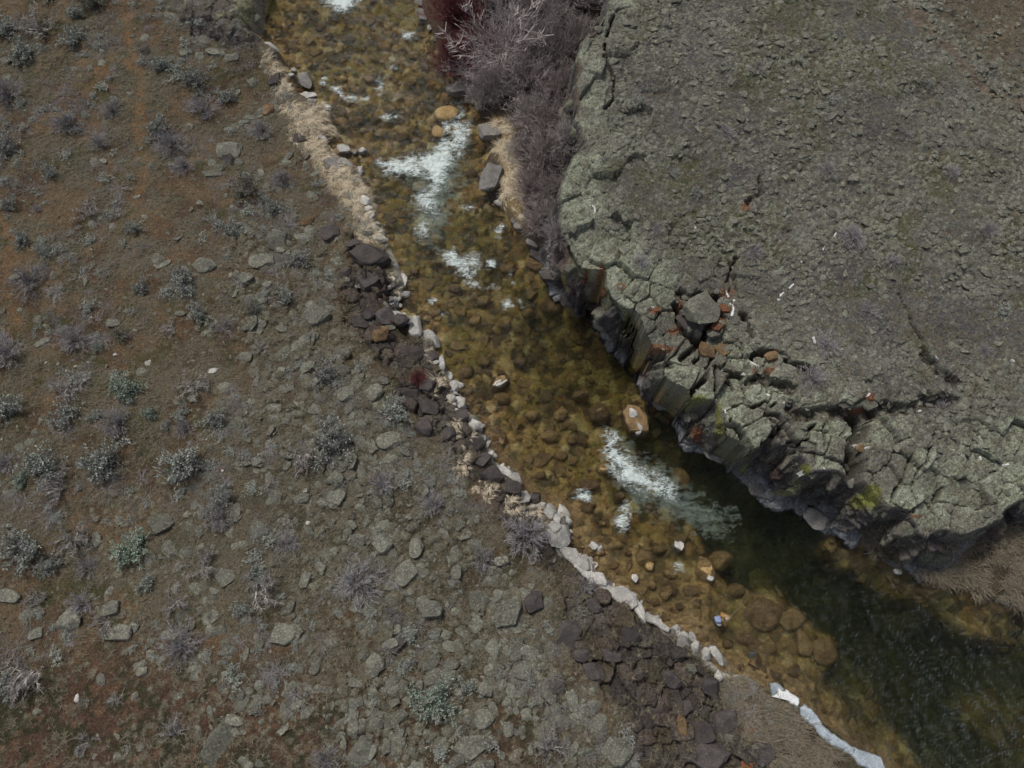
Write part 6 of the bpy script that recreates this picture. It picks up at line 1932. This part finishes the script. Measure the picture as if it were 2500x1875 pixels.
def person():
    foot = at(1744, 1515, -.45)
    base = zat(foot[0], foot[1])
    root = bpy.data.objects.new('person', None)
    COL.objects.link(root)
    root.location = (foot[0], foot[1], base)
    root.rotation_euler = (0, 0, math.radians(14))
    V, E, Rr = [], [], []
    def add(p, r, frm=None):
        V.append(Vector(p)); Rr.append(r)
        if frm is not None: E.append((frm, len(V) - 1))
        return len(V) - 1
    pel = add((0, 0, .98), (.15, .12))
    sp = add((.03, 0, 1.18), (.14, .11), pel)
    ch = add((.08, 0, 1.38), (.17, .12), sp)
    nk = add((.12, 0, 1.53), .055, ch)
    hd = add((.16, 0, 1.62), .085, nk)
    tp = add((.17, 0, 1.74), .075, hd)
    add((.26, 0, 1.635), .018, hd)                       # nose
    hands = {}
    for s in (1, -1):
        hp = add((0, .10 * s, .92), .095, pel)
        kn = add((.06 * (1 if s > 0 else -1) + .04, .13 * s, .52), .07, hp)
        an = add((.07 * (1 if s > 0 else -1), .14 * s, .10), .045, kn)
        add((.07 * (1 if s > 0 else -1) + .18, .15 * s, .05), .045, an)
        sh = add((.08, .19 * s, 1.43), .07, ch)
        el = add((.16, .27 * s, 1.16), .05, sh)
        wr = add((.40, (.08 if s < 0 else .12) * s, 1.13), .034, el)
        pa = add((.47, (.045 if s < 0 else .08) * s, 1.13), (.030, .042), wr)
        hands[s] = pa
        for k in range(4):                               # fingers closed round the rod
            L = (.034, .040, .038, .030)[k]
            f1 = add((.50 + L * .3, (.03 + .0) * s, 1.165 - .022 * k), .010, pa)
            f2 = add((.52 + L * .4, -.005 * s, 1.165 - .022 * k), .009, f1)
            add((.50 + L * .2, -.03 * s, 1.165 - .022 * k), .008, f2)
        t1 = add((.45, .01 * s, 1.17), .012, pa)
        add((.49, -.02 * s, 1.185), .010, t1)
    body = skin_obj('body', V, E, Rr, M_SKIN, root)
    # jacket: torso and sleeves
    V, E, Rr = [], [], []
    a0 = add((-.01, 0, .93), (.20, .15)); a1 = add((.03, 0, 1.18), (.19, .15), a0); a2 = add((.08, 0, 1.38), (.21, .15), a1); add((.11, 0, 1.50), .085, a2)
    for s in (1, -1):
        sh = add((.08, .20 * s, 1.43), .095, a2); el = add((.16, .28 * s, 1.16), .075, sh); add((.37, (.09 if s < 0 else .13) * s, 1.13), .055, el)
    skin_obj('jacket', V, E, Rr, M_JACKET, root)
    V, E, Rr = [], [], []
    p0 = add((0, 0, .97), (.19, .15))
    for s in (1, -1):
        d = 1 if s > 0 else -1
        h = add((0, .10 * s, .90), .12, p0); k = add((.06 * d + .04, .13 * s, .52), .095, h); an = add((.07 * d, .14 * s, .10), .075, k); add((.07 * d + .20, .15 * s, .06), .06, an)
    skin_obj('waders', V, E, Rr, M_WADER, root)
    # hat: brim and crown, hair below it
    bm = bmesh.new()
    rings = [(.195, 1.690), (.20, 1.700), (.115, 1.722), (.105, 1.79), (.085, 1.835), (.03, 1.845)]
    prev = None
    for r_, z_ in rings:
        cur = [bm.verts.new((.16 + r_ * math.cos(t * math.tau / 20), r_ * math.sin(t * math.tau / 20), z_ + .012 * math.cos(2 * t * math.tau / 20) * (r_ > .15))) for t in range(20)]
        if prev:
            for t in range(20):
                bm.faces.new((prev[t], prev[(t + 1) % 20], cur[(t + 1) % 20], cur[t]))
        prev = cur
    bm.faces.new(prev)
    me = bpy.data.meshes.new('hat'); bm.to_mesh(me); bm.free()
    me.polygons.foreach_set('use_smooth', np.ones(len(me.polygons), bool))
    hat = add_obj('hat', me, M_HAT, root)
    me = rock_mesh('hair', 777, 3, .03, 2); o = add_obj('hair', me, M_HATBAND, root); o.location = (.08, 0, 1.66); o.scale = (.10, .11, .10)
    band = bmesh.new()
    lo = [band.verts.new((.16 + .119 * math.cos(t * math.tau / 20), .119 * math.sin(t * math.tau / 20), 1.724)) for t in range(20)]
    hi = [band.verts.new((.16 + .113 * math.cos(t * math.tau / 20), .113 * math.sin(t * math.tau / 20), 1.76)) for t in range(20)]
    for t in range(20): band.faces.new((lo[t], lo[(t + 1) % 20], hi[(t + 1) % 20], hi[t]))
    me = bpy.data.meshes.new('hat_band'); band.to_mesh(me); band.free()
    add_obj('hat_band', me, M_HATBAND, hat)
    tag(root, 'person in tan hat and ochre jacket wading with a fishing rod, pack on back', 'person')
    # pack on the back: a thing held by the person
    pk = bpy.data.objects.new('backpack', None); COL.objects.link(pk)
    pk.location = root.location; pk.rotation_euler = root.rotation_euler
    def bag(nm, c, s, mat, seed):
        m = rock_mesh(nm, seed, 6, .05, 2, clip=(.62, .8))
        m.materials.append(mat)
        o = bpy.data.objects.new(nm, m); o.parent = pk; o.location = c; o.scale = s; COL.objects.link(o)
    bag('main_bag', (-.20, .05, 1.30), (.15, .17, .24), M_PACKBLUE, 801)
    bag('side_pouch', (-.15, -.17, 1.22), (.14, .11, .18), M_PACKGREY, 802)
    bag('lid', (-.18, .05, 1.52), (.14, .16, .05), M_PACKBLUE, 803)
    for s in (1, -1):
        mb = MB(); pts = [Vector((-.08, .11 * s, 1.52)), Vector((.06, .13 * s, 1.57)), Vector((.20, .13 * s, 1.42)), Vector((.16, .14 * s, 1.2)), Vector((-.06, .13 * s, 1.1))]
        for a, b in zip(pts[:-1], pts[1:]): mb.tube(a, b, .022, .022)
        m = mb.mesh('strap', M_HATBAND); o = bpy.data.objects.new('strap', m); o.parent = pk; COL.objects.link(o)
    tag(pk, 'blue backpack with grey side pouch on the angler', 'backpack')
    # rod
    bpy.context.view_layer.update()
    M = Matrix.Translation(root.location) @ Matrix.Rotation(math.radians(14), 4, 'Z')
    h = M @ Vector((.50, 0, 1.13))
    tip = Vector(at(1838, 1450, root.location[2] + 2.2))
    d = (tip - h).normalized()
    rod = bpy.data.objects.new('fishing_rod', None); COL.objects.link(rod); rod.location = h
    def seg(nm, a, b, r0, r1, mat, parent=rod):
        mb = MB(); mb.tube(d * a, d * b, r0, r1)
        o = bpy.data.objects.new(nm, mb.mesh(nm, mat)); o.parent = parent; COL.objects.link(o); return o
    seg('grip', -.25, .12, .017, .015, M_CORK)
    L = (tip - h).length
    bl = seg('blank', .12, L, .013, .006, M_ROD)
    mb = MB()
    side = d.cross(Vector((0, 0, 1))).normalized()
    for t in range(10):
        a0, a1 = t * math.tau / 10, (t + 1) * math.tau / 10
        c = d * -.12 + Vector((0, 0, -.06))
        up_ = side.cross(d)
        mb.tube(c + (d * math.cos(a0) + up_ * math.sin(a0)) * .045, c + (d * math.cos(a1) + up_ * math.sin(a1)) * .045, .014, .014)
    o = bpy.data.objects.new('reel', mb.mesh('reel', M_METAL)); o.parent = rod; COL.objects.link(o)
    tag(rod, 'thin fishing rod held out over the shallows by the angler', 'fishing rod')
person()

# crushed can in the grass
def can():
    p = ground(543, 1148)
    M_RED = make_plain('red_paint', (.45, .05, .05), .4, 30, .15); M_WHT = make_plain('white_paint', (.75, .75, .72), .4, 30, .1)
    root = bpy.data.objects.new('crushed_can', None); COL.objects.link(root)
    root.location = (p[0], p[1], p[2] + .04); root.rotation_euler = (math.radians(82), .1, .7)
    r = random.Random(5)
    def ringset(nm, zs, mat, rad=.055):
        bm = bmesh.new(); prev = None
        for z_ in zs:
            cur = [bm.verts.new((rad * (1 + r.uniform(-.18, .18)) * math.cos(t * math.tau / 14), rad * .75 * (1 + r.uniform(-.18, .18)) * math.sin(t * math.tau / 14), z_)) for t in range(14)]
            if prev:
                for t in range(14): bm.faces.new((prev[t], prev[(t + 1) % 14], cur[(t + 1) % 14], cur[t]))
            prev = cur
        bm.faces.new(prev)
        me = bpy.data.meshes.new(nm); bm.to_mesh(me); bm.free()
        o = bpy.data.objects.new(nm, me); me.materials.append(mat); o.parent = root; COL.objects.link(o)
    ringset('lower_half', (-.10, -.06, -.03, 0), M_RED); ringset('upper_half', (.002, .04, .07, .10), M_WHT)
    tag(root, 'crumpled red and white can lying beside grey brush', 'can')
can()

# white bird droppings on the bluff
def z7(pts): return [(1650 + a * .3858, 800 + b * .3858) for a, b in pts]
def z3(pts): return [(1300 + a * .5425, b * .5425) for a, b in pts]
for k, pl in enumerate([zb(q) for q in ([(1370, 590), (1380, 620), (1395, 650)], [(1440, 670), (1450, 700)], [(1400, 710), (1430, 725), (1440, 760), (1420, 820)], [(1575, 1215), (1620, 1250), (1660, 1275), (1655, 1310)], [(1770, 1200), (1800, 1185), (1840, 1185)], [(700, 740), (750, 745), (790, 760), (770, 785)],
                  [(1850, 640), (1890, 610)], [(1940, 570), (1960, 550), (1980, 530)], [(1830, 675), (1860, 672)], [(2040, 330), (2060, 335)], [(1090, 20), (1105, 40)], [(2150, 1010), (2160, 1040), (2175, 1070)], [(1510, 1340), (1545, 1352)])] +
               [za(q) for q in ([(1180, 230), (1215, 250)], [(1330, 310), (1360, 325), (1390, 340)], [(1620, 400), (1650, 410), (1690, 440)], [(2070, 250), (2095, 245), (2110, 225)], [(1960, 690), (2000, 725), (2080, 720)], [(810, 370), (820, 400)], [(1460, 940), (1490, 970)], [(1690, 890), (1705, 905)], [(775, 10), (795, 15)])] +
               [z7(q) for q in ([(870, 60), (880, 100)], [(1620, 180), (1660, 200)], [(1525, 530), (1550, 525)], [(1918, 815), (1928, 838)], [(2060, 872), (2100, 865)], [(2110, 210), (2142, 212)])] + [z3(q) for q in ([(268, 925), (280, 940), (280, 958)], [(1303, 1128), (1317, 1112)], [(1355, 1068), (1366, 1048)], [(728, 1020), (734, 1032)])]):
    mb = MB()
    pts = [ground(a, b) for a, b in pl]
    r = random.Random(k)
    for a, b in zip(pts[:-1], pts[1:]):
        a, b = Vector(a), Vector(b)
        dirv = (b - a); dirv.z = 0
        nrm = Vector((-dirv.y, dirv.x, 0)).normalized()
        for t in range(3):
            p, q = a.lerp(b, t / 3), a.lerp(b, (t + 1) / 3)
            w0, w1 = r.uniform(.025, .07), r.uniform(.025, .07)
            n = len(mb.v)
            for pt, w in ((p, w0), (q, w1)):
                for sg in (-1, 1):
                    v = pt + nrm * w * sg
                    v.z = max(zat(v.x, v.y), pt.z - .04) + .03
                    mb.v.append(v)
            mb.f.append((n, n + 1, n + 3, n + 2))
    o = add_obj('white_streak', mb.mesh('white_streak', M_DROP), None, STRUCT['cliff'])
